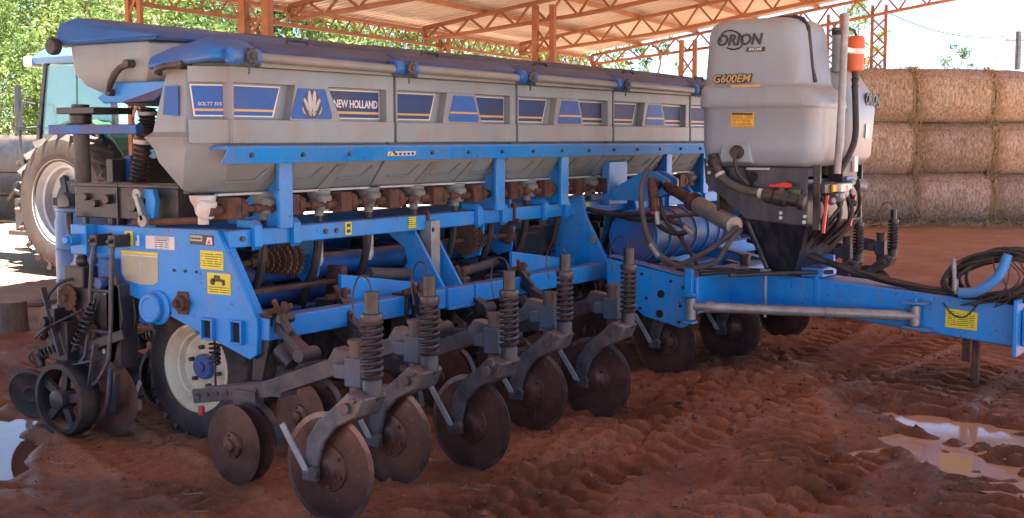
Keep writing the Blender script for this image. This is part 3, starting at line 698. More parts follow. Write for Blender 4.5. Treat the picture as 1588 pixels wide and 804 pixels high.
dec(ep, 'badge_mark', 'red', [(5.345, 1.165), (5.318, 1.165), (5.33, 1.19)], X-.004, .001)

# ---- step ladder tubes in front of the rear corner
mb = MB().tube([(5.0, 6.17, 1.17), (4.98, 6.18, 1.05), (4.97, 6.23, .50), (4.94, 6.30, .37), (4.90, 6.22, .32), (4.90, 6.10, .31), (4.94, 6.06, .40), (4.97, 6.03, .5), (4.98, 6.01, 1.05), (5.0, 6.01, 1.17)], .014, 8, 1)
for z in (.86, .62): mb.tube([(4.975, 6.20, z), (4.975, 6.02, z)], .012)
lad = part(mb, 'step_ladder', 'greysteel')
for y in (6.17, 6.01): part(MB().box((4.98, y-.03, 1.12), (5.1, y+.03, 1.19)).cyl((4.98, y, 1.155), (4.95, y, 1.155), .014, n=6), 'ladder_bracket', 'black', .004, lad)

# ---- hopper posts
def hopper_post(x):
    mb = MB().px([(5.13, 1.66), (5.18, 1.69), (5.26, 1.52), (5.40, 1.40), (5.56, 1.33), (5.56, 1.245), (5.13, 1.245)], x-.012, x+.012)
    mb.box((x-.055, 5.10, 1.235), (x+.055, 5.13, 1.62))
    o = part(mb, 'hopper_post', 'blue', .006)
    b = MB()
    for dx in (-.16, .16):
        b.px([(5.185, 1.12), (5.165, 1.14), (5.165, 1.26), (5.2, 1.29), (5.31, 1.29), (5.31, 1.244), (5.198, 1.244), (5.198, 1.12)], x+dx-.03, x+dx+.03)
    part(b, 'beam_clamp', 'blue', .004, o)
    part(MB().cyl((x-.02, 5.38, 1.33), (x+.02, 5.38, 1.33), .035, n=14), 'shaft_hole', 'dark', parent=o)
for x in (5.48, 7.70, 8.60, 10.42, 11.2, 13.2): hopper_post(x)
# ---- rail that carries the hoppers
rail = part(MB().prism([(4.98, 5.25, 1.70), (4.92, 5.0, 1.712), (4.92, 4.985, 1.70), (4.895, 5.02, 1.612), (4.895, 5.028, 1.616), (4.93, 5.0, 1.69), (4.98, 5.25, 1.685)], (8.85, 0, 0)), 'hopper_rail', 'blue', .003)
mb = MB(); x = 5.1
while x < 13.7:
    mb.cyl((x, 5.02, 1.655), (x, 4.985, 1.662), .013, n=6); x += .41
part(mb, 'rail_bolts', 'greysteel', parent=rail)
mb = MB().prism([(6.28, 4.995, 1.67), (6.56, 4.995, 1.67), (6.56, 5.005, 1.642), (6.28, 5.005, 1.642)], (0, -.004, 0)); part(mb, 'rail_sticker', 'dwhite', 0, rail, 0)
mb = MB().prism([(6.29, 4.99, 1.645), (6.33, 4.99, 1.645), (6.31, 4.986, 1.668)], (0, -.004, 0)); part(mb, 'sticker_mark', 'yel', 0, rail, 0)
mb = MB()
for i in range(5): mb.lathe([(.011, 0), (.011, .004)], (6.36 + i*.042, 4.996, 1.656), (0, -1, .3), 10)
part(mb, 'sticker_mark', 'dnavy', 0, rail, 0)

# ---- front hoppers
SEAM = [5.0, 6.42, 7.83, 9.27, 10.72, 12.17, 13.62]
def hopper(i, first=False, last=False):
    s, e = SEAM[i] + .013, SEAM[i+1] - .013
    mb = MB()
    L0 = .14 if first else 0.0; L1 = .14 if last else 0.0
    # z, front y, rear y, extra length at an outer end, chamfer
    lev = [(1.445, 5.26, 5.38, -.12), (1.46, 5.235, 5.40, -.09), (1.62, 5.12, 5.49, .0), (1.70, 5.105, 5.53, .0), (1.755, 5.105, 5.57, .03), (1.785, 5.105, 5.53, .0),
           (2.04, 5.105, 5.45, -.01), (2.15, 5.105, 5.42, -.03), (2.158, 5.10, 5.40, -.045)]
    rings = []
    for z, yf, yr, ex in lev:
        a = s - (L0 + ex if first else 0); b = e + (L1 + ex if last else 0)
        ca = .17 if first else 0.015; cb = .17 if last else 0.015
        da = min(ca*.9, .16); db = min(cb*.9, .16)
        rings.append([(a, yf + da, z), (a + ca, yf, z), (b - cb, yf, z), (b, yf + db, z), (b, yr - .02, z), (b - .02, yr, z), (a + .02, yr, z), (a, yr - .02, z)])
    mb.loft(rings)
    d = -.10 if first else 0.0   # the first hopper's emblem sits nearer the outer end
    y0, y1 = 5.05, 5.12
    def proud(xz, yy=y0): mb.prism([(x, yy, z) for x, z in xz], (0, y1 - yy, 0))
    proud([(s + .004, 2.05), (e, 2.05), (e, 2.135), (s + .004, 2.135)])
    proud([(s + .004, 1.725), (e, 1.725), (e, 1.852), (s + .004, 1.852)], 5.045)
    proud([(s + .50 + d*.5, 1.845), (s + .96 + d*.6, 1.845), (s + .875 + d, 2.055), (s + .55 + d*.5, 2.055)])
    proud([(e - .07, 1.845), (e, 1.845), (e, 2.055), (e - .07, 2.055)]); proud([(s + .004, 1.845), (s + .018, 1.845), (s + .018, 2.055), (s + .004, 2.055)])
    if first:   # bands carried round the chamfered corner
        for (za, zb, t) in ((2.05, 2.135, .036), (1.725, 1.852, .04)):
            n_ = V((-.68, -.73, 0))*t
            q = [V((s - .138, 5.235, za)), V((s + .03, 5.105, za)), V((s + .03, 5.105, zb)), V((s - .138, 5.235, zb))]
            mb.prism(q, n_)
    o = part(mb, 'seed_hopper', 'hop', .018, seg=3)
    # decals in the recesses
    def dd(name, m, xz, y=5.105, t=.003): MB().prism([(x, y - t, z) for x, z in xz], (0, t, 0)).build(name, m, o, 0, 0)
    ra = s + .47 + d*.5; rb = s + .41 + d*.5
    dd('decal', 'dwhite', [(s + .026, 1.868), (rb + .012, 1.868), (ra + .012, 2.04), (s + .026, 2.04)])
    dd('decal', 'dnavy' if i else 'dblue', [(s + .035, 1.875), (rb, 1.875), (ra, 2.033), (s + .035, 2.033)], 5.102, .0015)
    k = (1.905 - 1.875)/(2.033 - 1.875)
    dd('decal_stripe', 'dyel', [(s + .035, 1.897), (rb + (ra-rb)*.14, 1.897), (rb + (ra-rb)*.22, 1.91), (s + .035, 1.91)], 5.1005, .0015)
    lb = s + .978 + d; lt = s + .905 + d
    dd('decal', 'dwhite', [(lb - .02, 1.868), (e - .078, 1.868), (e - .078, 2.04), (lt - .02, 2.04)])
    dd('decal', 'dnavy', [(lb, 1.875), (e - .085, 1.875), (e - .085, 2.033), (lt, 2.033)], 5.102, .0015)
    dd('decal_stripe', 'dyel', [(lb - .011, 1.897), (e - .085, 1.897), (e - .085, 1.912), (lb - .017, 1.912)], 5.1005, .0015)
    # emblem plate on the pillar
    c = s + .735 + d
    dd('emblem_plate', 'dblue', [(c - .165, 1.862), (c + .165, 1.862), (c + .175, 1.885), (c + .115, 2.035), (c - .115, 2.035), (c - .175, 1.885)], 5.05, .003)
    if not first:
        dd('decal_stripe', 'dyel', [(c - .163, 1.915), (c + .163, 1.915), (c + .158, 1.928), (c - .158, 1.928)], 5.047, .0015)
    else:
        MB().prism([(c + .072*math.cos(a), 5.0465, 1.948 + .082*math.sin(a)) for a in np.linspace(0, 2*math.pi, 25)[:-1]], (0, .0008, 0)).build('emblem_field', 'dblack', o, 0, 0)
        for sg in (-1, 1):      # leaf emblem
            for q in range(3):
                a0 = R(90 + sg*(9 + 24*q)); L = .155 - .026*q; w = .024
                base = V((c + sg*.004, 0, 1.875)); d0 = V((math.cos(a0), 0, math.sin(a0))); n0 = V((-d0.z, 0, d0.x))
                pts = [base + d0*L*t + n0*sg*w*f for t, f in ((.1, .1), (.4, .9), (.7, 1.0), (.92, .6), (1.0, 0), (.8, -.35), (.5, -.35), (.2, -.15))]
                MB().prism([(p.x, 5.0455, p.z) for p in pts], (0, .0015, 0)).build('emblem_leaf', 'dsilver', o, 0, 0)
            MB().prism([(c + sg*x, 5.0445, z) for x, z in ((.003, 1.868), (.04, 1.868), (.075, 1.92), (.07, 1.96), (.03, 1.89))], (0, .0015, 0)).build('emblem_leaf', 'dblack', o, 0, 0)
        text('lettering', 'NEW HOLLAND', .066, ((lb + e - .085)/2 - .005, 5.0995, 1.955), (1, 0, 0), (0, 0, 1), 'dwhite', o, bold=.0012, sx=.86)
        n_ = V((.149,-.168,0)).normalized()
        ca, cb = V((s - .138, 5.235, 0)), V((s + .028, 5.105, 0)); ud = (cb - ca).normalized()
        nn = V((ud.y, -ud.x, 0))
        def cd(name, m, pts, off): MB().prism([ca + ud*a + nn*off + V((0, 0, z)) for a, z in pts], nn*.0015).build(name, m, o, 0, 0)
        Lc = (cb - ca).length
        cd('decal', 'dwhite', [(.028, 1.868), (Lc - .008, 1.868), (Lc - .008, 2.04), (.008, 2.04)], .001)
        cd('decal', 'dblue', [(.036, 1.876), (Lc - .016, 1.876), (Lc - .016, 2.032), (.017, 2.032)], .0026)
        cd('decal_stripe', 'dyel', [(.033, 1.897), (Lc - .016, 1.897), (Lc - .016, 1.91), (.031, 1.91)], .0042)
        pc = ca + ud*(Lc*.53) + nn*.006
        text('lettering', 'SOLTT SVS', .027, (pc.x, pc.y, 1.935), ud, (0, 0, 1), 'dwhite', o, shear=.25, sx=1.0)
        # decal on the end wall, latch handle
        MB().prism([(s - .148, y, z) for y, z in ((5.30, 1.87), (5.42, 1.88), (5.40, 2.03), (5.30, 2.03))], (.004, 0, 0)).build('decal', 'dblue', o, 0, 0)
        h = MB().tube([(s - .12, 5.46, 2.10), (s - .19, 5.43, 2.115), (s - .21, 5.32, 2.135), (s - .16, 5.25, 2.14)], [.012, .02, .02, .015], 8, 1)
        h.cyl((s - .10, 5.26, 2.14), (s - .18, 5.26, 2.14), .024, n=12); h.build('latch_handle', 'knob', o)
    # moulded ribs on the sloping underside and skirts between outlets
    rb_ = MB()
    for q in range(3):
        a = s + (e - s)*q/3
        def up(x, t): 
            z = 1.455 + t*(1.60 - 1.455); y = 5.232 + t*(5.125 - 5.232); return V((x, y - .006, z))
        rb_.tube([up(a + .08, .38), up(a + .30, .38), up(a + .36, .85)], .006, 5)
        if q: rb_.prism([up(a - .05, -.02), up(a + .05, -.02), up(a + .10, .95), up(a + .02, .95)], (0, .03, 0))
    rb_.build('moulded_rib', 'hopgreen', o)
    lipm = MB().box((s + .06, 5.225, 1.432), (e - .02, 5.26, 1.446)); lipm.build('base_lip', 'white', o, .003)
    return o
for i in range(6): hopper(i, i == 0, i == 5)
# ---- lids and the pipe along their front edge
def lid(a, b, first=False, last=False):
    mb = MB(); rings = []
    for z, yf, yr, ix in ((2.158, 5.02, 5.53, 0.0), (2.175, 5.0, 5.55, -.012), (2.225, 5.01, 5.53, 0), (2.275, 5.09, 5.42, .05), (2.288, 5.15, 5.36, .11)):
        x0 = a - (.14 if first else 0) + (ix if first else 0); x1 = b + (.17 if last else 0) - (ix if last else 0)
        c = .03
        # the outer end of the lid droops at its rear corner
        dz = -.035 if first else 0
        rings.append([(x0, yf + c, z), (x0 + c, yf, z), (x1 - c, yf, z), (x1, yf + c, z), (x1, yr - c, z), (x1 - c, yr, z), (x0 + c, yr, z + dz), (x0, yr - c, z + dz)])
    mb.loft(rings)
    o = part(mb, 'hopper_lid', 'lidend' if first else 'lid', .012, seg=3)
    if not first:
        t = MB().tube([((a+b)/2 - .1, 5.3, 2.282), ((a+b)/2 - .08, 5.3, 2.33), ((a+b)/2 + .08, 5.3, 2.33), ((a+b)/2 + .1, 5.3, 2.282)], .012, 8)
        part(t, 'lid_handle', 'knob', parent=o)
    return o
lid(5.0, 5.20, True)
lid(5.205, 6.41)
for i in range(1, 6): lid(SEAM[i] + .012, SEAM[i+1] - .012, last=(i == 5))
for i in range(6):
    a, b = SEAM[i] + (.06 if i else .08), SEAM[i+1] - .06
    pm = MB().cyl((a, 4.975, 2.185), (b, 4.975, 2.175), .027, n=14).box((a + .1, 4.99, 2.135), (b - .05, 5.005, 2.165))
    part(pm, 'lid_pipe', 'pipe')
for i in range(7):
    x = SEAM[i] + (0.0 if i else .03)
    cm = MB().lathe([(.034, -.11), (.046, -.10), (.046, -.03), (.03, -.02), (.03, .02), (.046, .03), (.046, .10), (.034, .11)], (x, 4.975, 2.185), (1, 0, 0), 18)
    cl = part(cm, 'pipe_clamp', 'lidend')
    kn = MB(); st = []
    for q in range(16): 
        a = q*math.pi/8; r = .048 if q % 2 else .036; st.append((x + r*math.cos(a), 4.925, 2.185 + r*math.sin(a)))
    kn.prism(st, (0, -.02, 0)); kn.cyl((x, 4.97, 2.185), (x, 4.895, 2.185), .018, n=10)
    part(kn, 'clamp_knob', 'knob', .004, cl)
    part(MB().tube([(x, 4.93, 2.15), (x + .005, 4.94, 2.09)], .006, 6), 'clamp_strap', 'knob', parent=cl)

# ---- outlets under the hoppers: white funnel, rusty gearbox, hex shaft
shaft = part(MB().cyl((5.02, 5.20, 1.355), (13.7, 5.20, 1.355), .016, n=6), 'metering_shaft', 'shaft')
def outlet(x):
    mb = MB().lathe([(.075, 0), (.07, -.03), (.05, -.06), (.042, -.10), (.03, -.11), (.03, -.16)], (x - .06, 5.27, 1.44), (0, 0, 1), 18)
    mb.lathe([(.02, -.05), (.05, -.04), (.055, 0), (.05, .05), (.02, .06)], (x - .07, 5.235, 1.365), (0, -.35, 1), 14)
    f = part(mb, 'outlet_funnel', 'white' if x < 5.3 else 'hopgreen', .003)
    g = MB().box((x + .01, 5.15, 1.305), (x + .11, 5.27, 1.425)).lathe([(.06, 0), (.06, .05), (.045, .06)], (x + .11, 5.2, 1.36), (1, 0, 0), 14)
    for q in range(8): 
        a = q*math.pi/4; g.cyl((x + .165, 5.2 + .048*math.cos(a), 1.36 + .048*math.sin(a)), (x + .178, 5.2 + .048*math.cos(a), 1.36 + .048*math.sin(a)), .009, n=6)
    g.lathe([(.03, 0), (.03, .09)], (x - .09, 5.2, 1.355), (1, 0, 0), 10); g.lathe([(.028, 0), (.028, .06)], (x + .25, 5.2, 1.355), (1, 0, 0), 10)
    part(g, 'metering_gearbox', 'rust', .006, f)
    tb = MB().tube([(x - .06, 5.27, 1.29), (x - .06, 5.29, 1.0), (x - .05, 5.4, .8), (x - .05, 5.5, .55)], .026, 8, 1)
    if x > 5.3: part(tb, 'seed_tube', 'rubber', parent=f)
x = 5.06
while x < 13.5: outlet(x); x += .4735
# ---- rear hopper row
RS = [5.36, 6.8, 8.2, 9.6, 11.0, 12.4, 13.5]
for i in range(6):
    s, e = RS[i] + .006, RS[i+1] - .006; mb = MB(); rings = []
    for z, yf, yr, ex in ((1.955, 6.18, 6.52, -.12), (1.97, 6.16, 6.54, -.10), (2.08, 6.04, 6.80, -.03), (2.16, 5.98, 6.87, 0), (2.32, 5.96, 6.90, 0), (2.335, 5.99, 6.86, -.01)):
        a = s - (ex if i == 0 else 0); b = e + (ex if i == 5 else 0)
        rings.append([(a, yf + .12, z), (a + .12, yf, z), (b - .01, yf, z), (b, yf + .01, z), (b, yr - .02, z), (b - .02, yr, z), (a + .1, yr, z), (a, yr - .1, z)])
    mb.loft(rings); o = part(mb, 'rear_hopper', 'hop', .014, seg=3)
    lb = MB(); rings = []
    for z, yf, yr, ix in ((2.336, 5.94, 6.95, 0), (2.352, 5.92, 6.98, -.01), (2.40, 5.95, 6.94, .0), (2.45, 6.06, 6.84, .05), (2.46, 6.16, 6.72, .12)):
        a = s - .02 + (ix if i == 0 else 0); b = e - (ix if i == 5 else 0)
        tl = lambda y: z + ((y - 6.45)*.14 if z > 2.36 else 0)
        rings.append([(a, yf + .06, tl(yf)), (a + .06, yf, tl(yf)), (b, yf, tl(yf)), (b, yr, tl(yr)), (a + .06, yr, tl(yr)), (a, yr - .06, tl(yr))])
    lb.loft(rings); part(lb, 'rear_hopper_lid', 'lidend' if i == 0 else 'lid', .012, o, seg=3)
    if i == 0:
        h = MB().tube([(s - .02, 6.42, 2.02), (s - .05, 6.40, 2.06), (s - .06, 6.30, 2.17), (s - .03, 6.22, 2.20)], [.012, .022, .022, .016], 8, 1)
        h.cyl((s + .02, 6.23, 2.20), (s - .06, 6.23, 2.20), .026, n=12).cyl((s + .02, 6.41, 2.03), (s - .05, 6.41, 2.03), .022, n=12); part(h, 'latch_handle', 'knob', parent=o)
        part(MB().lathe([(.05, 0), (.055, .03), (.05, .06)], (s - .03, 6.89, 2.325), (-1, 0, 0), 12), 'lid_knob', 'knob', .006, o)
part(MB().prism([(5.42, 5.93, 2.08), (5.36, 5.90, 2.07), (5.30, 5.98, 1.975), (5.31, 6.3, 1.965), (5.42, 6.3, 1.975)], (8.1, 0, 0)), 'rear_hopper_rail', 'blue2', .006)
part(MB().px([(5.95, 2.09), (5.97, 1.975), (6.50, 1.965), (6.56, 2.0), (6.50, 2.03), (6.47, 2.09)], 5.36, 5.38), 'rear_rail_end', 'blue', .005)
part(MB().box((5.22, 6.05, 1.775), (5.28, 6.86, 1.835)), 'cross_arm', 'blue2', .006)
part(MB().box((6.5, 6.30, 1.2), (6.58, 6.38, 1.95)).box((9.3, 6.30, 1.2), (9.38, 6.38, 1.95)).box((13.2, 6.30, 1.2), (13.28, 6.38, 1.95)), 'rear_hopper_leg', 'blue2', .006)
part(MB().tube([(5.28, 6.62, 1.95), (5.28, 6.62, 1.86), (5.27, 6.60, 1.46), (5.27, 6.60, 1.3)], .05, 14), 'down_tube', 'rubber_old')
part(MB().lathe([(.07, 0), (.07, .05), (.055, .07), (.055, .12)], (5.28, 6.62, 1.84), (0, 0, 1), 16).box((5.2, 6.4, 1.9), (5.5, 6.75, 1.94)), 'tube_collar', 'black', .004)
hm = MB(); pts = [(5.45, 6.20, 1.94), (5.44, 6.21, 1.8), (5.42, 6.25, 1.6), (5.41, 6.28, 1.44)]
cur = [V(p) for p in pts]; samp = []; 
for k in range(61):
    t = k/60*3; i = min(2, int(t)); samp.append(cur[i].lerp(cur[i+1], t - i))
hm.tube(samp, [.046 if k % 3 else .062 for k in range(61)], 14)
part(hm, 'corrugated_hose', 'rubber', smooth=80)
part(MB().lathe([(.066, -.015), (.066, .015)], (5.435, 6.225, 1.73), (0, -.1, 1), 16).lathe([(.066, -.012), (.066, .012)], (5.45, 6.2, 1.9), (0, 0, 1), 16), 'hose_clamp', 'galv', .003)
# ---- black gearbox trough above the end plate
bb = part(MB().box((5.14, 5.62, 1.275), (5.30, 6.52, 1.47)).box((5.13, 5.60, 1.46), (5.32, 6.54, 1.485)), 'black_trough', 'black', .006)
mb = MB().cyl((5.14, 5.94, 1.375), (5.07, 5.94, 1.375), .05, n=18).cyl((5.14, 6.2, 1.39), (5.10, 6.2, 1.39), .03, n=12).cyl((5.14, 6.32, 1.36), (5.11, 6.32, 1.36), .022, n=10).cyl((5.14, 6.40, 1.40), (5.11, 6.40, 1.40), .022, n=10)
part(mb, 'trough_knobs', 'black', .003, bb)
part(MB().box((5.125, 6.12, 1.24), (5.14, 6.13, 1.48)).box((5.15, 6.44, 1.22), (5.18, 6.47, 1.29)).box((5.15, 6.2, 1.22), (5.18, 6.23, 1.29)), 'trough_bracket', 'greysteel', .002, bb)
mb = MB().px([(5.86, 1.46), (5.74, 1.46), (5.72, 1.40), (5.74, 1.30), (5.76, 1.24), (5.80, 1.24), (5.83, 1.3), (5.80, 1.40), (5.85, 1.43)], 5.06, 5.10)
cr_ = part(mb, 'crank_bracket', 'blue', .006)
part(MB().cyl((5.10, 5.845, 1.43), (5.03, 5.845, 1.43), .035, n=16).cyl((5.10, 5.79, 1.28), (5.02, 5.79, 1.28), .038, n=16).bar((5.04, 5.845, 1.43), (5.04, 5.79, 1.28), .03, .04, (1, 0, 0)), 'crank_rollers', 'galv', .004, cr_)
part(MB().cyl((5.06, 5.9, 1.265), (5.06, 5.3, 1.30), .02, n=10), 'rusty_rod', 'rust')
# ---- valve block and hoses at the rear corner
vb = part(MB().box((5.02, 6.28, 1.06), (5.10, 6.42, 1.24)).cyl((5.02, 6.36, 1.15), (4.95, 6.36, 1.15), .035, n=16).cyl((4.95, 6.36, 1.15), (4.93, 6.36, 1.15), .028, n=6), 'hydraulic_block', 'blue', .006)
part(MB().box((5.04, 6.08, .92), (5.1, 6.2, 1.04)).cyl((5.04, 6.14, .90), (4.98, 6.14, .90), .035, n=14).cyl((5.06, 6.25, 1.03), (5.02, 6.25, 1.03), .028, n=12), 'hydraulic_block', 'blue2', .005)
for q, (c, m) in enumerate((((5.04, 6.20, .90), 'rubber'), ((5.06, 6.16, .86), 'rubber_old'), ((5.08, 6.12, .88), 'rubber'))):
    part(MB().tube([c, (5.02, 6.27 - .04*q, .80), (5.0, 6.30 - .03*q, .66), (5.06, 6.26, .55)], .018, 8, 2), 'corner_hose', m)

# ---- coulter units (disc, fork, spring column, trailing arm), built once and copied along the bar
def coulter_unit(x):
    mb = MB()
    for dx in (.27, .36):
        mb.bar((x+dx, 5.07, .395), (x+dx, 4.52, .487), .028, .075); mb.bar((x+dx, 4.56, .482), (x+dx, 3.96, .695), .026, .085)
    mb.box((x+.255, 4.44, .455), (x+.375, 4.60, .51))
    mb.cyl((x+.22, 3.98, .69), (x+.42, 3.98, .69), .042, n=16)
    mb.px([(3.90, .74), (4.02, .76), (4.06, .70), (4.02, .63), (3.90, .64)], x+.18, x+.26)
    root = part(mb, 'coulter_unit', 'greysteel', .004)
    kids = []
    def k(mb, name, m, bevel=0): kids.extend(mb.build_all(name, m, root, bevel))
    b = MB()
    for i in range(7):
        y = 5.03 - i*.07; z = .40 + (5.07-y)*.167; b.lathe([(.011, 0), (.011, .006)], (x+.256, y, z), (-1, 0, 0), 8)
    b.cyl((x+.22, 3.98, .69), (x+.19, 3.98, .69), .03, n=6); k(b, 'bolts', 'black')
    k(MB().cyl((x+.13, 3.83, .50), (x+.13, 3.83, .80), .042, n=18).lathe([(.05, 0), (.05, .02)], (x+.13, 3.83, .80), (0, 0, 1), 18), 'swivel_tube', 'swivel')
    k(MB().box((x+.085, 3.78, .60), (x+.175, 3.88, .74)).box((x+.10, 3.86, .63), (x+.24, 3.96, .70)), 'swivel_bracket', 'greyblue', .006)
    k(MB().helix((x+.06, 3.69, .66), (x+.06, 3.69, .93), .043, .0115, 9), 'spring', 'spring')
    k(MB().cyl((x+.06, 3.69, .55), (x+.06, 3.69, .92), .026, n=12).cyl((x+.06, 3.69, .93), (x+.06, 3.69, 1.06), .033, n=14).lathe([(.05, 0), (.053, .02), (.05, .035)], (x+.06, 3.69, .925), (0, 0, 1), 16), 'spring_rod', 'spring')
    k(MB().lathe([(.03, 0), (.045, .02), (.045, .09), (.04, .10)], (x+.06, 3.69, .56), (0, 0, 1), 18).cyl((x-.03, 3.70, .575), (x+.15, 3.70, .575), .02, n=10), 'spring_seat', 'black')
    f = MB().px([(3.74, .61), (3.65, .585), (3.69, .50), (3.81, .44), (3.885, .36), (3.915, .27), (3.925, .18), (3.985, .18), (4.0, .28), (3.985, .37), (3.92, .46), (3.82, .54)], x-.062, x-.04)
    f.px([(3.74, .61), (3.65, .585), (3.69, .50), (3.79, .455), (3.82, .54)], x-.04, x+.12)
    f.px([(3.69, .50), (3.81, .44), (3.885, .36), (3.915, .27), (3.925, .18), (3.985, .18), (4.0, .28), (3.985, .37), (3.88, .49)], x+.05, x+.07)
    k(f, 'disc_fork', 'greysteel', .008)
    k(MB().cyl((x-.062, 3.74, .54), (x-.085, 3.74, .54), .028, n=6).cyl((x-.062, 3.70, .58), (x-.08, 3.70, .58), .016, n=6).cyl((x-.07, 3.92, .225), (x-.1, 3.92, .225), .03, n=6).box((x-.095, 3.90, .185), (x-.065, 3.985, .225)), 'fork_bolts', 'greysteel', .003)
    k(MB().bar((x-.09, 4.11, .43), (x-.075, 3.965, .205), .03, .012, (1, 0, 0)), 'scraper', 'scraper', .002)
    d = MB().lathe([(.02, -.006), (.12, -.006), (.24, -.003), (.262, 0), (.24, .003), (.12, .006), (.02, .006)], (x, 3.9, .232), (1, 0, 0), 44)
    d.lathe([(.112, 0), (.108, .010), (.07, .014), (.05, .03), (.03, .032)], (x-.006, 3.9, .232), (-1, 0, 0), 26)
    d.lathe([(.112, 0), (.108, .010), (.07, .014), (.05, .03), (.03, .032)], (x+.006, 3.9, .232), (1, 0, 0), 26)
    for q in range(6):
        a = q*math.pi/3 + .4; d.cyl((x-.006, 3.9+.085*math.cos(a), .232+.085*math.sin(a)), (x-.028, 3.9+.085*math.cos(a), .232+.085*math.sin(a)), .011, n=6)
    k(d, 'coulter_disc', 'disc')
    k(MB().lathe([(.238, -.0042), (.2635, -.0012), (.2635, .0012), (.238, .0042)], (x, 3.9, .232), (1, 0, 0), 44, closed=True), 'cutting_edge', 'edge')
    w = MB().tube([(x+.06, 3.69, 1.06), (x+.05, 3.70, 1.12), (x+.10, 3.80, 1.13), (x+.12, 3.86, 1.02), (x+.10, 3.82, .9)], .004, 5, 1); k(w, 'grease_line', 'rubber')
    # double opener discs under the arm
    for sg in (-1, 1):
        o = MB().lathe([(.02, -.004), (.17, -.003), (.205, 0), (.17, .003), (.02, .004)], (x+.19+sg*.03, 4.68, .205), (1, sg*.10, 0), 36)
        if sg < 0:
            o.lathe([(.07, 0), (.065, .012), (.035, .018), (.033, .035), (.02, .04)], (x+.155, 4.68, .205), (-1, .1, 0), 22)
            for q in range(5):
                a = q*math.pi*.4; o.cyl((x+.152, 4.68+.052*math.cos(a), .205+.052*math.sin(a)), (x+.135, 4.68+.052*math.cos(a), .205+.052*math.sin(a)), .01, n=6)
        k(o, 'opener_disc', 'disc')
    g = MB(); arc = [V((x+.27, 4.68 - .215*math.cos(t), .205 + .215*math.sin(t))) for t in np.linspace(.0, 2.0, 12)]
    for a, c in zip(arc, arc[1:]): g.bar(a, c, .05, .008, (1, 0, 0)) if False else g.bar(a, c, .045, .008)
    g.box((x+.24, 4.60, .36), (x+.3, 4.76, .47)); k(g, 'disc_guard', 'greysteel')
    k(MB().box((x+.13, 4.87, .335), (x+.155, 4.90, .385)), 'red_tab', 'redold', .006)
    # hanger that ties the arm to the lower beam
    for dx in (.70, .775):
        k(MB().px([(4.915, .77), (5.045, .77), (5.045, .62), (5.07, .36), (5.0, .36), (4.93, .62)], x+dx-.012, x+dx+.012), 'beam_hanger', 'black', .004)
    k(MB().cyl((x+.25, 5.035, .40), (x+.80, 5.035, .40), .02, n=12), 'pivot_pin', 'greysteel')
    h = MB().box((x+.688, 4.905, .772), (x+.787, 5.05, .79)).bar((x+.74, 4.90, .72), (x+.62, 4.60, .62), .06, .05).bar((x+.74, 4.90, .80), (x+.66, 4.74, .70), .03, .05)
    h.cyl((x+.56, 4.60, .61), (x+.70, 4.60, .61), .04, n=14).cyl((x+.70, 4.86, .77), (x+.80, 4.86, .77), .03, n=10).cyl((x+.74, 4.9, .60), (x+.74, 4.80, .52), .05, n=12)
    k(h, 'beam_bracket', 'black', .005)
    k(MB().cyl((x+.74, 4.86, .79), (x+.74, 4.86, .86), .02, n=6).bar((x+.66, 4.93, .80), (x+.82, 4.88, .83), .03, .03).cyl((x+.70, 4.86, .80), (x+.64, 4.84, .88), .015, n=8), 'hanger_links', 'rust', .004)
    return root, kids
cu, cuk = coulter_unit(4.45)
for x, dy in ((5.65, 0), (6.98, .05), (5.14, .17), (6.45, .20), (12.75, .12), (12.2, .25)):
    shift_copy(cu, cuk, (x - 4.45, dy, random.uniform(-.015, .015)), R(random.uniform(-4.5, 4.5)))

low = [o for o in cuk if o.name.split('.')[0] in ('coulter_disc', 'cutting_edge', 'disc_fork', 'fork_bolt', 'scraper', 'swivel_tube', 'opener_disc', 'pivot_pin')]
for x, dy in ((8.75, .36), (9.55, .25), (11.0, .3)):
    shift_copy(cu, low, (x - 4.45, dy, 0), R(random.uniform(-4, 4)))

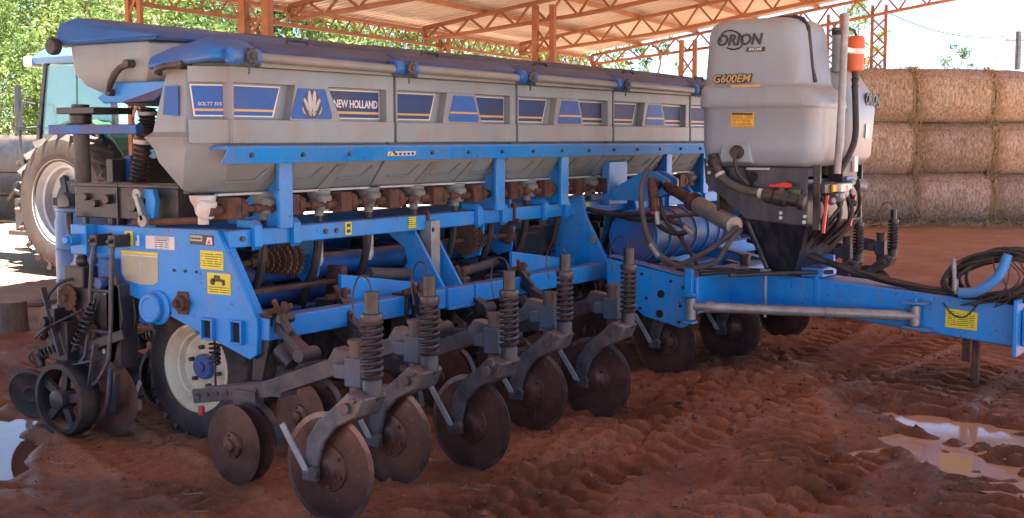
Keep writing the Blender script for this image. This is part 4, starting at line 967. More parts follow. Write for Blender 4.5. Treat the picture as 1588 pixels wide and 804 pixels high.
# ---- seeding units at the rear, built once and copied
def seeding_unit(x):
    mb = MB().px([(6.02, .95), (6.55, .90), (6.60, .55), (6.45, .35), (6.20, .30), (6.05, .45), (5.98, .7)], x+.06, x+.09).px([(6.02, .95), (6.3, .95), (6.35, .45), (6.1, .3), (5.98, .7)], x+.16, x+.19)
    mb.bar((x+.02, 5.92, .62), (x+.02, 6.3, .50), .025, .06).bar((x+.22, 5.92, .78), (x+.22, 6.3, .66), .025, .06).box((x+.06, 6.0, .40), (x+.19, 6.12, .90)).box((x-.02, 6.38, .42), (x+.2, 6.56, .66))
    mb.bar((x+.10, 6.15, .42), (x+.10, 5.98, .12), .012, .08)
    root = part(mb, 'seeding_unit', 'black', .005); kids = []
    def k(mb, name, m, bevel=0): kids.extend(mb.build_all(name, m, root, bevel))
    c = (x-.14, 6.33, .215)
    t = MB().lathe([(.185, .0), (.215, .006), (.222, .03), (.222, .12), (.205, .15), (.185, .15), (.18, .09)], c, (1, 0, 0), 36, closed=True); k(t, 'gauge_wheel', 'tyre')
    s = MB().lathe([(.035, -.02), (.06, -.01), (.06, .10), (.035, .12)], c, (1, 0, 0), 18)
    for q in range(5):
        a = q*2*math.pi/5 + .5; d = V((0, math.cos(a), math.sin(a))); s.bar(V(c) + V((.05, 0, 0)) + d*.04, V(c) + V((.05, 0, 0)) + d*.19, .05, .03, (1, 0, 0))
    s.lathe([(.18, .03), (.192, .03), (.192, .11), (.18, .11)], c, (1, 0, 0), 32, closed=True); k(s, 'wheel_spider', 'black')
    k(MB().lathe([(.02, -.004), (.19, -.003), (.225, 0), (.19, .003), (.02, .004)], (x+.06, 6.10, .22), (1, .05, 0), 36), 'opener_disc', 'disc')
    g = MB().lathe([(.02, -.01), (.05, -.02), (.06, -.008), (.13, -.008), (.15, -.02), (.165, -.008), (.165, .012), (.15, .02), (.13, .008), (.06, .008), (.05, .02), (.02, .01)], (x-.02, 6.72, .19), (1, .35, .25), 28); k(g, 'closing_wheel', 'tyre')
    k(MB().bar((x+.05, 6.45, .45), (x-.0, 6.72, .22), .03, .05).bar((x+.06, 6.5, .5), (x+.06, 6.85, .46), .03, .03).cyl((x+.02, 6.74, .19), (x+.1, 6.74, .2), .025, n=10), 'closing_arm', 'rust', .004)
    k(MB().helix((x+.0, 6.48, .50), (x+.0, 6.74, .40), .03, .007, 7).box((x-.06, 6.44, .60), (x+.06, 6.56, .74)).cyl((x-.1, 6.5, .66), (x-.04, 6.5, .66), .03, n=8).cyl((x-.04, 6.58, .55), (x+.06, 6.64, .60), .022, n=8).cyl((x, 6.66, .36), (x, 6.69, .46), .03, .045, n=12), 'down_spring', 'spring', .003)
    k(MB().tube([(x-.02, 6.0, .42), (x-.05, 5.98, .32), (x-.03, 6.02, .20), (x, 6.1, .12)], .014, 8, 1).bar((x-.03, 5.93, .40), (x+.0, 6.02, .16), .03, .03), 'wheel_scraper', 'greysteel')
    k(MB().bar((x+.08, 5.86, .34), (x+.08, 6.0, .10), .008, .03).box((x+.07, 5.90, .16), (x+.12, 5.97, .22)), 'seed_boot', 'galv', .002)
    g2 = MB()
    for (y, z, r, nT) in ((6.42, .80, .075, 14), (6.22, .62, .05, 10)):
        g2.prism([(x + .02, y + (r if i % 2 else r*1.12)*math.cos(math.pi*i/nT), z + (r if i % 2 else r*1.12)*math.sin(math.pi*i/nT)) for i in range(nT*2)], (.012, 0, 0)); g2.cyl((x - .01, y, z), (x + .06, y, z), .02, n=10)
    k(g2, 'chain_wheel', 'rust')
    k(MB().tube([(x+.026, 6.49, .83), (x+.026, 6.27, .645), (x+.026, 6.19, .575), (x+.026, 6.35, .72), (x+.026, 6.44, .87), (x+.026, 6.49, .83)], .008, 6), 'drive_chain', 'rust')
    k(MB().helix((x-.03, 6.12, .78), (x-.03, 6.30, .52), .026, .007, 9).cyl((x-.03, 6.10, .81), (x-.03, 6.32, .49), .009, n=8), 'lift_spring', 'spring')
    k(MB().bar((x-.05, 6.55, .86), (x-.05, 6.40, .46), .012, .04, (1, 0, 0)).bar((x-.06, 6.10, .46), (x-.06, 6.36, .40), .012, .045, (1, 0, 0)).bar((x-.07, 6.06, .56), (x-.07, 6.14, .24), .012, .04, (1, 0, 0)), 'linkage_bar', 'greysteel', .003)
    k(MB().box((x+.03, 6.28, .86), (x+.17, 6.46, .99)).lathe([(.03, 0), (.045, .03), (.03, .06)], (x+.10, 6.37, .99), (0, 0, 1), 12), 'seed_meter', 'black', .01)
    k(MB().tube([(x+.10, 6.36, 1.04), (x+.08, 6.40, 1.12), (x+.10, 6.48, 1.22), (x+.12, 6.5, 1.3)], .022, 8, 2).tube([(x, 6.6, .7), (x-.05, 6.52, .8), (x-.03, 6.42, .9), (x+.05, 6.36, .92)], .010, 7, 2).tube([(x-.06, 6.62, .55), (x-.08, 6.5, .62), (x-.08, 6.35, .68), (x-.04, 6.2, .75)], .008, 7, 2), 'unit_hose', 'rubber')
    for (y, z) in ((6.1, .85), (6.5, .82), (6.52, .5), (6.12, .5)): k(MB().cyl((x+.06, y, z), (x+.035, y, z), .016, n=6), 'unit_bolt', 'galv')
    return root, kids
su, suk = seeding_unit(4.96)
x = 5.75
while x < 13.2: shift_copy(su, suk, (x - 4.96, 0, 0)); x += .62

# ---- land wheels
def land_wheel(x):
    c = (x, 5.60, .415)
    prof = [(.235, -.13), (.27, -.15), (.36, -.155), (.405, -.135), (.42, -.09), (.424, 0), (.42, .09), (.405, .135), (.36, .155), (.27, .15), (.235, .13)]
    mb = MB().lathe(prof, c, (1, 0, 0), 48, closed=True)
    for q in range(26):
        a0 = 2*math.pi*q/26
        for sg in (-1, 1):
            a1 = a0 + (.0 if sg < 0 else math.pi/26)
            d0 = V((0, math.cos(a1), math.sin(a1))); d1 = V((0, math.cos(a1 + .12), math.sin(a1 + .12)))
            mb.bar(V(c) + V((sg*.02, 0, 0)) + d0*.424, V(c) + V((sg*.14, 0, 0)) + d1*.405, .045, .03, d0)
    o = part(mb, 'land_wheel', 'tyre', smooth=30)
    r = MB().lathe([(.25, -.115), (.262, -.145), (.245, -.15), (.232, -.135), (.21, -.09), (.2, -.085), (.19, -.05), (.05, -.06), (.05, .1), (.04, .1)], c, (1, 0, 0), 40, cap0=False)
    part(r, 'rim', 'cream', parent=o)
    h = MB().lathe([(.075, -.05), (.075, -.09), (.068, -.10), (.03, -.10), (.028, -.115), (.0101, -.115)], c, (1, 0, 0), 22); part(h, 'hub', 'blue2', parent=o)
    b = MB()
    for q in range(6):
        a = q*math.pi/3 + .3; b.cyl((x-.05, 5.6+.115*math.cos(a), .415+.115*math.sin(a)), (x-.085, 5.6+.115*math.cos(a), .415+.115*math.sin(a)), .014, n=6)
    part(b, 'wheel_nuts', 'black', parent=o)
    return o
for x in (5.37, 7.75, 11.0, 13.2): land_wheel(x)
part(MB().helix((5.13, 5.34, .60), (5.13, 5.34, .48), .028, .008, 5).cyl((5.13, 5.34, .68), (5.13, 5.34, .32), .008, n=6), 'tension_rod', 'spring')

# ---- supports and braces inside the frame
part(MB().box((6.93, 5.15, .10), (6.95, 5.25, 1.2)).box((6.95, 5.15, .10), (7.03, 5.165, 1.2)), 'parking_stand', 'galv', .003)
SL = [(5.50, 1.138), (5.24, 1.138), (5.02, .80), (4.965, .72), (4.965, .645), (5.44, .645), (5.46, .76), (5.37, .84), (5.30, .92), (5.33, 1.02), (5.44, 1.09)]
for x in (6.86, 7.06, 11.6, 11.8): part(MB().px(SL, x, x+.025), 'support_plate', 'blue', .005)
part(MB().box((6.80, 4.90, .63), (7.10, 5.045, .65)).box((6.78, 4.9, .635), (6.8, 4.92, .78)).box((7.1, 4.9, .635), (7.12, 4.92, .78)), 'beam_bracket', 'blue', .004)
MP = [(5.40, 1.138), (5.33, 1.26), (5.14, 1.30), (5.10, 1.12), (4.90, .78), (4.89, .66), (4.93, .625), (5.42, .625), (5.45, .8), (5.42, 1.0)]
part(MB().px(MP, 8.93, 8.965), 'support_plate', 'blue', .006)
part(MB().px(MP, 9.80, 9.835), 'support_plate', 'blue', .006)
part(MB().cyl((8.93, 4.97, .70), (8.905, 4.97, .70), .04, n=18).cyl((8.93, 5.02, .95), (8.90, 5.02, .95), .03, n=12), 'plate_bolt', 'galv', .003)
for (xa, xb) in ((5.95, 6.78), (7.85, 8.75)):
    part(MB().prism([(xa, 5.10, .93), (xb, 5.10, .80), (xb+.03, 5.10, .76), (xb, 5.10, .72), (xa, 5.10, .72)], (0, .03, 0)), 'brace_plate', 'blue', .005)
part(MB().box((8.30, 5.36, .84), (8.90, 5.46, 1.06)), 'black_cover', 'black', .012)
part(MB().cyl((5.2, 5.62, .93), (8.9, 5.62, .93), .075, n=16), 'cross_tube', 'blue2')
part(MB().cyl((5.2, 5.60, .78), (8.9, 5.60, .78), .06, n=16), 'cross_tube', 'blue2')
part(MB().cyl((5.14, 5.45, 1.015), (6.25, 5.45, 1.015), .018, n=6), 'drive_shaft', 'shaft')
part(MB().cyl((5.14, 5.34, .855), (6.20, 5.34, .855), .017, n=6), 'drive_shaft', 'shaft')
part(MB().cyl((6.2, 5.30, .865), (7.2, 5.30, .855), .016, n=6), 'drive_shaft', 'shaft')
part(MB().cyl((7.1, 5.36, 1.02), (8.6, 5.36, 1.02), .016, n=6), 'drive_shaft', 'shaft')
def sprockets(x, y, z, flip=1):
    c = part(MB().cyl((x-.02*flip, y, z), (x+.36*flip, y, z), .03, n=14), 'sprocket_cluster', 'rust')
    for q in range(8):
        r = .045 + .0085*q; n = 10 + 2*q; pts = []
        for i in range(n*2):
            a = math.pi*i/n; rr = r if i % 2 else r*1.14; pts.append((x + (.03 + .042*q)*flip, y + rr*math.cos(a), z + rr*math.sin(a)))
        MB().prism(pts, (.012*flip, 0, 0)).build('sprocket', 'shaft' if q > 4 else 'rust', c, 0, 20)
sprockets(5.55, 5.45, 1.015); sprockets(7.95, 5.36, 1.02, -1)
for x, y in ((6.0, 5.42), (7.75, 5.4), (8.2, 5.42)): part(MB().px([(y-.12, 1.14), (y+.18, 1.14), (y+.16, .95), (y+.05, .86), (y-.08, .90)], x, x+.02), 'bearing_plate', 'blue', .005)
for x, y, z in ((6.05, 5.42, 1.015), (7.72, 5.36, 1.02), (8.18, 5.36, 1.02), (6.2, 5.34, .855)): part(MB().lathe([(.07, 0), (.06, .03), (.03, .04)], (x, y, z), (-1, 0, 0), 16), 'shaft_bearing', 'rust')
part(MB().px([(5.30, .95), (5.42, .95), (5.44, .72), (5.28, .72)], 6.18, 6.24), 'bearing_block', 'rust', .01)
for x in (6.12, 6.62, 7.35): part(MB().cyl((x, 5.44, .98), (x, 5.44, 1.13), .035, n=16).lathe([(.035, 0), (.02, -.03)], (x, 5.44, .98), (0, 0, 1), 16), 'white_canister', 'white', .002)
part(MB().cyl((6.45, 5.3, .88), (7.0, 5.3, .83), .04, n=14).cyl((7.3, 5.25, .80), (7.9, 5.28, .84), .035, n=12), 'hydraulic_ram', 'rubber_old')
for (a, b) in (((8.62, 5.1, 1.14), 1), ((9.0, 5.1, 1.14), 1)): pass
st = part(MB().box((8.99, 5.193, 1.16), (9.15, 5.197, 1.235)), 'warning_sticker', 'yel', smooth=0)
part(MB().box((6.10, 5.193, 1.155), (6.16, 5.198, 1.235)), 'warning_sticker', 'yel', smooth=0)
part(MB().box((6.115, 5.189, 1.17), (6.145, 5.193, 1.19)).box((6.115, 5.189, 1.205), (6.145, 5.193, 1.225)), 'sticker_print', 'dblack', smooth=0)
part(MB().box((6.74, 5.193, 1.155), (6.82, 5.198, 1.235)), 'warning_sticker', 'yeltext', smooth=0)
# clamps and bolts on the upper beam
for x in (6.95, 8.02): part(MB().box((x-.012, 5.185, 1.10), (x+.012, 5.32, 1.27)).cyl((x, 5.19, 1.14), (x, 5.15, 1.14), .02, n=8), 'beam_strap', 'rust', .003)
mb = MB()
for x in (5.22, 5.92, 6.02, 7.55, 8.45): mb.cyl((x, 5.2, 1.19), (x, 5.185, 1.19), .016, n=6)
part(mb, 'beam_bolts', 'greysteel')
part(MB().px([(5.22, 1.40), (5.32, 1.40), (5.48, 1.26), (5.48, 1.242), (5.22, 1.242)], 8.0, 8.03), 'bearing_plate', 'blue', .005)

# ---- blue blower drums in the middle and their ribs
fan = part(MB().cyl((8.98, 4.72, .98), (10.3, 4.72, .98), .20, n=32), 'blower_drum', 'blue2')
for x in (9.02, 9.26, 9.5, 9.74, 9.98, 10.2): part(MB().lathe([(.215, 0), (.215, .014)], (x, 4.72, .98), (1, 0, 0), 32), 'drum_rib', 'blue', .002, fan)
part(MB().box((9.0, 4.45, .60), (10.3, 4.62, .74)), 'blower_base', 'blue', .006)
part(MB().px([(4.85, 1.24), (4.62, 1.30), (4.62, 1.42), (4.74, 1.48), (4.86, 1.48), (5.2, 1.30), (5.2, 1.24)], 9.42, 9.46).px([(4.85, 1.24), (4.62, 1.30), (4.62, 1.42), (4.74, 1.48), (4.86, 1.48), (5.2, 1.30), (5.2, 1.24)], 9.58, 9.62).box((9.36, 5.13, 1.2), (9.68, 5.2, 1.56)), 'ram_clevis', 'blue', .006)
part(MB().cyl((9.34, 4.72, 1.38), (9.70, 4.72, 1.38), .05, n=18), 'clevis_pin', 'black', .004)
ram = part(MB().cyl((9.05, 4.18, 1.24), (8.72, 3.74, 1.12), .068, n=22), 'hydraulic_cylinder', 'galv', .004)
part(MB().cyl((9.5, 4.70, 1.38), (9.05, 4.18, 1.24), .045, n=16).lathe([(.062, 0), (.075, .03), (.075, .07), (.06, .08)], (9.14, 4.29, 1.272), (-.33, -.44, -.12), 18), 'cylinder_rod', 'rust', parent=ram)

# ---- drawbar
db = part(MB().px([(4.3, .74), (3.27, .715), (1.88, .615), (1.88, .325), (3.27, .455), (4.3, .42)], 9.2, 9.55), 'drawbar', 'blue', .012)
part(MB().box((9.10, 1.845, .27), (9.66, 1.875, .66)).px([(1.84, .58), (1.45, .54), (1.45, .36), (1.84, .33)], 9.22, 9.54), 'drawbar_flange', 'blue', .006, db)
part(MB().box((8.62, 3.98, .46), (10.14, 4.22, .735)), 'hitch_crossbeam', 'blue', .012)
part(MB().px([(3.30, .735), (3.26, .70), (3.26, .47), (3.30, .44)], 9.19, 9.56), 'drawbar_collar', 'blue', .004, db)
part(MB().box((9.22, 3.25, .72), (9.53, 3.42, .79)).px([(3.5, .73), (3.3, .73), (3.3, .86), (3.42, .86)], 9.60, 9.64), 'drawbar_bracket', 'blue', .006, db)
GP = [(4.72, .865), (4.72, .655), (4.40, .42), (4.09, .355), (4.05, .375), (4.02, .72), (4.06, .745)]
def gusset(x0, x1):
    g = part(MB().px(GP, x0, x1).px([(4.72, .865), (4.06, .745), (4.05, .725), (4.72, .84)], x0, x1 + .10), 'hitch_gusset', 'blue', .006)
    return g
gp = gusset(8.585, 8.615); gusset(10.145, 10.175)
mb = MB()
for (y, z) in ((4.26, .60), (4.27, .45)): mb.cyl((8.585, y, z), (8.58, y, z), .03, n=20)
for (y, z) in ((4.58, .77), (4.42, .74), (4.18, .70), (4.08, .66), (4.50, .66), (4.56, .55), (4.43, .48), (4.28, .39), (4.11, .40), (4.10, .52), (4.38, .56)): mb.cyl((8.585, y, z), (8.578, y, z), .012, n=8)
part(mb, 'gusset_holes', 'dark', parent=gp)
part(MB().box((8.52, 3.97, .40), (8.60, 4.05, .42)).box((8.52, 3.97, .60), (8.60, 4.05, .62)).box((8.56, 4.0, .40), (8.60, 4.06, .80)), 'turnbuckle_bracket', 'blue', .004, gp)
tb = part(MB().cyl((8.58, 3.86, .528), (9.12, 2.60, .50), .036, n=20).lathe([(.04, 0), (.04, .05)], (8.9, 3.113, .511), (.39, -.92, -.02), 16), 'turnbuckle', 'galv', .003)
part(MB().cyl((8.555, 4.0, .43), (8.555, 4.0, .59), .034, n=18).cyl((8.555, 3.98, .53), (8.59, 3.84, .527), .03, n=14).lathe([(.042, 0), (.046, .03), (.04, .07)], (8.575, 3.90, .529), (.39, -.92, -.02), 8)
     .cyl((9.14, 2.54, .43), (9.14, 2.54, .575), .036, n=18).cyl((9.14, 2.52, .50), (9.10, 2.64, .50), .03, n=14), 'turnbuckle_knuckle', 'galv', .003, tb)
part(MB().px([(2.62, .585), (2.46, .585), (2.44, .6), (2.62, .6)], 9.08, 9.2).px([(2.62, .415), (2.42, .40), (2.42, .415), (2.62, .43)], 9.08, 9.2).cyl((9.14, 2.54, .40), (9.14, 2.54, .63), .018, n=10), 'turnbuckle_lug', 'blue', .004, db)
part(MB().px([(2.345, .43), (2.13, .42), (2.125, .545), (2.345, .565)], 9.195, 9.199), 'drawbar_sticker', 'yel', parent=db, smooth=0)
part(MB().px([(2.325, .445), (2.15, .437), (2.145, .53), (2.325, .548)], 9.193, 9.195), 'sticker_print', 'yeltext', parent=db, smooth=0)
part(MB().box((9.28, 2.13, .06), (9.33, 2.18, .42)).box((9.3, 2.20, .18), (9.34, 2.25, .42)).cyl((9.305, 2.155, .06), (9.305, 2.155, .02), .03, n=10), 'jack_leg', 'rust', .006, db)
part(MB().cyl((8.98, 3.60, .78), (8.98, 3.60, .43), .012, n=8).box((8.95, 3.57, .755), (9.01, 3.63, .79)), 'tie_rod', 'galv')
part(MB().lathe([(.05, 0), (.03, -.03)], (9.24, 3.2, .45), (0, 0, 1), 16), 'drain_boss', 'blue', parent=db)
# hoses along the drawbar and the coil
r_ = random.Random(5)
for q in range(8):
    j = lambda s=.03: r_.uniform(-s, s)
    part(MB().tube([(9.25 + j(.2), 3.75 + j(.1), 1.02 + j(.05)), (9.28 + j(.08), 3.44 + j(), .90 + j(.02)), (9.27 + j(.06), 3.14 + j(), .79 + j(.02)), (9.28 + j(.08), 2.76 + j(), .715 + j(.02)), (9.27 + j(.06), 2.43 + j(), .67 + j(.02)), (9.27 + j(.05), 2.1, .655 + j(.02)), (9.3 + j(.08), 1.80, .66 + j(.025)), (9.35, 1.45, .60)], r_.choice([.013, .016, .019]), 8, 2), 'drawbar_hose', 'rubber')
for q in range(11):
    cy, cz = 2.02 + r_.uniform(-.05, .05), .80 + r_.uniform(-.02, .03); ra, rb = .31 + r_.uniform(-.06, .05), .14 + r_.uniform(-.04, .045); tilt = .38 + r_.uniform(-.12, .12); xx = 9.22 + r_.uniform(-.10, .14)
    pts = []
    for t in np.linspace(0, 2*math.pi, 26):
        a, b = ra*math.cos(t), rb*math.sin(t); pts.append((xx + .04*math.sin(2*t + q), cy + a*math.cos(tilt) + b*math.sin(tilt)*.4, cz - a*math.sin(tilt)*.55 + b*math.cos(tilt)))
    part(MB().tube(pts, r_.choice([.010, .013, .016]), 7), 'coiled_hose', 'rubber')
for q in range(6):
    y0 = 1.95 + r_.uniform(-.12, .12)
    part(MB().tube([(9.12, y0, .96 + r_.uniform(-.05, .03)), (9.10, y0 - .1 + r_.uniform(-.1, .1), .80), (9.11, y0 + r_.uniform(-.1, .15), .66), (9.13, y0 + r_.uniform(0, .3), .60)], .005, 6, 2), 'cable', 'rubber')
part(MB().tube([(9.10, 2.23, .69), (9.09, 2.14, .695), (9.09, 2.05, .745), (9.09, 1.96, .83), (9.10, 1.92, .97)], [.036, .036, .038, .036, .03], 14, 2), 'blue_hose_sleeve', 'blue')
part(MB().tube([(9.12, 2.28, .92), (9.10, 2.27, .80), (9.10, 2.25, .68)], .016, 10).lathe([(.022, 0), (.022, .08)], (9.10, 2.262, .70), (0, 0, 1), 10), 'hose_coupler', 'galv')
part(MB().tube([(9.19, 2.36, .60), (9.185, 2.30, .52), (9.185, 2.22, .50), (9.19, 2.16, .56), (9.2, 2.12, .62)], .005, 6, 2), 'cable', 'rubber')

# ---- liquid tank on its black stand
def rrect(x0, x1, y0, y1, r, z, n=6):
    out = []
    for cx, cy, a0 in ((x1-r, y1-r, 0), (x0+r, y1-r, 90), (x0+r, y0+r, 180), (x1-r, y0+r, 270)):
        for i in range(n + 1):
            a = R(a0 + 90*i/n); out.append((cx + r*math.cos(a), cy + r*math.sin(a), z))
    return out
lev = [(1.545, 8.84, 9.36, 3.26, 3.96, .08), (1.555, 8.80, 9.40, 3.21, 4.0, .10), (1.60, 8.765, 9.43, 3.165, 4.04, .12), (1.70, 8.755, 9.44, 3.15, 4.05, .12), (1.955, 8.752, 9.44, 3.148, 4.052, .12), (1.968, 8.742, 9.44, 3.145, 4.06, .12),
       (1.98, 8.728, 9.45, 3.138, 4.07, .12), (2.02, 8.728, 9.45, 3.145, 4.072, .12), (2.10, 8.735, 9.45, 3.21, 4.07, .12), (2.118, 8.745, 9.45, 3.235, 4.065, .12), (2.13, 8.765, 9.45, 3.25, 4.055, .12), (2.16, 8.772, 9.45, 3.262, 4.05, .12),
       (2.50, 8.79, 9.44, 3.30, 4.035, .13), (2.56, 8.80, 9.43, 3.32, 4.02, .13), (2.60, 8.84, 9.40, 3.37, 3.98, .12), (2.618, 8.92, 9.33, 3.46, 3.90, .09)]
tank = part(MB().loft([rrect(a, b, c, d, r, z) for z, a, b, c, d, r in lev]), 'liquid_tank', 'tank', smooth=50)
part(MB().loft([[(8.76 - o, 3.62 - w, z0), (8.76 - o, 3.88 + w, z0), (8.85, 3.88 + w, z0), (8.85, 3.62 - w, z0)] for z0, o, w in ((1.565, -.01, .0), (1.58, .03, .0), (1.70, .03, -.02), (1.74, .0, -.035))]), 'outlet_boss', 'tank', .012, tank, seg=3)
part(MB().lathe([(.05, 0), (.05, .03), (.035, .035), (.035, .07), (.02, .07)], (8.73, 3.73, 1.652), (-1, 0, 0), 18).tube([(8.68, 3.73, 1.64), (8.67, 3.725, 1.58), (8.68, 3.71, 1.5), (8.72, 3.64, 1.42)], .016, 8, 1), 'outlet_elbow', 'rubber', .003, tank)
text('lettering', 'ORION', .112, (8.783, 3.76, 2.455), (0, -1, 0), (.0, 0, 1), 'dblack', tank, shear=.22, ext=.003, bold=.003, sx=.95)
rg = [(8.778, 3.81 + .085*math.cos(t)*1.0 + .02*math.sin(t), 2.46 + .068*math.sin(t)) for t in np.linspace(-.2, 5.4, 34)]
part(MB().tube(rg, .005, 5), 'emblem_ring', 'dblack', parent=tank)
part(MB().px([(3.70, 2.372), (3.56, 2.370), (3.555, 2.400), (3.69, 2.402)], 8.774, 8.80), 'emblem_bar', 'dblack', parent=tank, smooth=0)
text('lettering', 'SPECLINE', .026, (8.772, 3.628, 2.386), (0, -1, 0), (0, 0, 1), 'dwhite', tank, shear=.2, bold=.0008, sx=.9)
text('lettering', 'G600EM', .078, (8.757, 3.80, 2.178), (0, -1, 0), (.03, 0, 1), 'dblack', tank, shear=.2, ext=.004, bold=.007, sx=1.06)
text('lettering', 'G600EM', .078, (8.752, 3.80, 2.178), (0, -1, 0), (.03, 0, 1), 'dyel', tank, shear=.2, ext=.003, bold=.001, sx=1.06)
part(MB().px([(3.80, 2.118), (3.57, 2.118), (3.57, 2.136), (3.80, 2.136)], 8.745, 8.77), 'emblem_bar', 'dyel', parent=tank, smooth=0)
part(MB().px([(3.795, 1.835), (3.62, 1.83), (3.62, 1.935), (3.795, 1.94)], 8.749, 8.76), 'tank_sticker', 'yelor', parent=tank, smooth=0)
part(MB().px([(3.788, 1.84), (3.627, 1.835), (3.627, 1.913), (3.788, 1.918)], 8.747, 8.76), 'sticker_print', 'ambtext', parent=tank, smooth=0)
part(MB().px([(3.788, 1.92), (3.627, 1.917), (3.627, 1.931), (3.788, 1.936)], 8.7465, 8.76), 'sticker_print', 'dblack', parent=tank, smooth=0)
part(MB().tube([(8.96, 3.42, 2.622), (8.96, 3.345, 2.60), (8.96, 3.305, 2.54), (8.965, 3.29, 2.40), (8.97, 3.275, 2.25), (8.98, 3.25, 2.15)], .018, 6), 'tank_strap', 'rubber', parent=tank)
part(MB().lathe([(.08, 0), (.08, .04), (.06, .05)], (9.3, 3.6, 2.612), (0, 0, 1), 20), 'tank_cap', 'rubber', .004, tank)
lev2 = [(1.545, 9.60, 10.0, 3.26, 3.9, .08), (1.56, 9.50, 10.06, 3.2, 4.0, .12), (1.62, 9.47, 10.10, 3.16, 4.04, .12), (1.98, 9.46, 10.11, 3.14, 4.05, .12), (2.10, 9.46, 10.10, 3.17, 4.05, .12), (2.22, 9.46, 10.06, 3.24, 4.05, .12), (2.27, 9.48, 10.0, 3.32, 4.02, .12)]
tank2 = part(MB().loft([rrect(a, b, c, d, r, z) for z, a, b, c, d, r in lev2]), 'liquid_tank', 'tank', smooth=50)
text('lettering', 'ORION', .13, (9.96, 3.148, 2.045), (1, 0, 0), (0, .0, 1), 'dblack', tank2, shear=.22, ext=.008, bold=.004, sx=.8)
part(MB().prism([(9.56, 3.145, 1.75), (9.62, 3.145, 1.75), (9.60, 3.14, 1.86)], (0, -.003, 0)).prism([(9.80, 3.142, 1.75), (9.88, 3.142, 1.75), (9.88, 3.139, 1.86), (9.80, 3.139, 1.86)], (0, -.003, 0)), 'tank_sticker', 'dwhite', parent=tank2, smooth=0)
part(MB().tube([(9.10, 3.08, 2.64), (9.09, 3.085, 2.4), (9.02, 3.07, 1.9), (8.99, 3.08, 1.5)], .026, 12, 1), 'vent_pipe', 'galv')
flt = part(MB().lathe([(.05, -.13), (.062, -.12), (.064, .10), (.055, .125), (.03, .13)], (9.40, 3.10, 2.37), (0, 0, 1), 26), 'line_filter', 'orange')
part(MB().lathe([(.067, -.02), (.067, .02)], (9.40, 3.10, 2.385), (0, 0, 1), 26).box((9.12, 3.08, 2.367), (9.36, 3.10, 2.403)), 'filter_band', 'dwhite', .002, flt)
part(MB().box((9.42, 3.032, 2.29), (9.455, 3.045, 2.34)), 'filter_sticker', 'yelor', parent=flt)
part(MB().lathe([(.03, 0), (.022, -.05), (.03, -.06), (.022, -.1), (.028, -.11), (.024, -.15)], (9.40, 3.10, 2.245), (0, 0, 1), 14).tube([(9.40, 3.10, 2.12), (9.40, 3.09, 1.95), (9.36, 3.07, 1.75), (9.24, 3.08, 1.62), (9.16, 3.12, 1.5)], .024, 10, 2), 'filter_hose', 'rubber')
part(MB().cyl((9.53, 3.28, 2.25), (9.53, 3.28, 2.52), .045, n=18), 'sight_tube', 'tank'); part(MB().cyl((9.53, 3.28, 2.52), (9.53, 3.28, 2.57), .05, n=18), 'sight_tube_cap', 'rubber')
part(MB().tube([(9.2, 3.2, 2.54), (9.34, 3.1, 2.55), (9.40, 3.10, 2.50)], .010, 8, 1), 'filter_hose', 'rubber')
UP = [(4.02, 1.61), (4.0, 1.42), (3.68, 1.165), (3.22, 1.13), (3.22, 1.545), (3.96, 1.545)]
stand = part(MB().px(UP, 8.775, 8.80).px(UP, 9.98, 10.005).box((8.80, 3.30, 1.47), (9.98, 3.95, 1.54)), 'tank_stand', 'navy', .006)
LO = [(9.14, 3.62, .735), (8.79, 3.70, 1.16), (8.79, 3.22, 1.12), (9.14, 3.44, .735)]
part(MB().prism([(8.79, 3.72, 1.165), (8.79, 3.22, 1.13), (9.16, 3.46, .73), (9.16, 3.66, .73)], (.025, 0, .012)), 'stand_leg', 'navy', .005, stand)
part(MB().prism([(9.99, 3.72, 1.165), (9.99, 3.22, 1.13), (9.59, 3.46, .73), (9.59, 3.66, .73)], (-.025, 0, .012)), 'stand_leg', 'navy', .005, stand)
part(MB().prism([(8.80, 3.225, 1.13), (9.98, 3.225, 1.13), (9.60, 3.45, .73), (9.15, 3.45, .73)], (0, .02, .01)), 'stand_front', 'navy', .004, stand)
part(MB().box((8.80, 3.24, 1.13), (9.98, 3.26, 1.46)).box((8.80, 3.9, 1.2), (9.98, 3.92, 1.5)), 'stand_panel', 'navy', .004, stand)
mb = MB()
for (y, z) in ((3.98, 1.56), (3.97, 1.50), (3.41, 1.22), (3.41, 1.185), (3.23, 1.20), (3.235, 1.16)): mb.cyl((8.775, y, z), (8.765, y, z), .013, n=8)
part(mb, 'stand_bolts', 'dwhite', parent=stand)
part(MB().cyl((8.775, 3.63, 1.475), (8.77, 3.63, 1.475), .04, n=20), 'stand_hole', 'dark', parent=stand)
part(MB().box((8.768, 3.50, 1.525), (8.775, 3.68, 1.54)), 'stand_plate', 'dsilver', parent=stand)
part(MB().cyl((8.76, 3.66, 1.15), (9.0, 3.60, .80), .014, n=8), 'stand_rod', 'greysteel', parent=stand)
part(MB().tube([(8.72, 3.90, 1.60), (8.71, 3.88, 1.52), (8.70, 3.83, 1.46), (8.70, 3.73, 1.40), (8.70, 3.61, 1.37), (8.70, 3.50, 1.355)], .032, 12, 2), 'suction_hose', 'rubber_old')
part(MB().lathe([(.05, -.02), (.05, .03), (.038, .04), (.038, .07)], (8.72, 3.905, 1.57), (0, .2, 1), 18).lathe([(.038, -.015), (.038, .015)], (8.705, 3.86, 1.495), (0, .5, .8), 16), 'hose_fitting', 'rubber', .003)
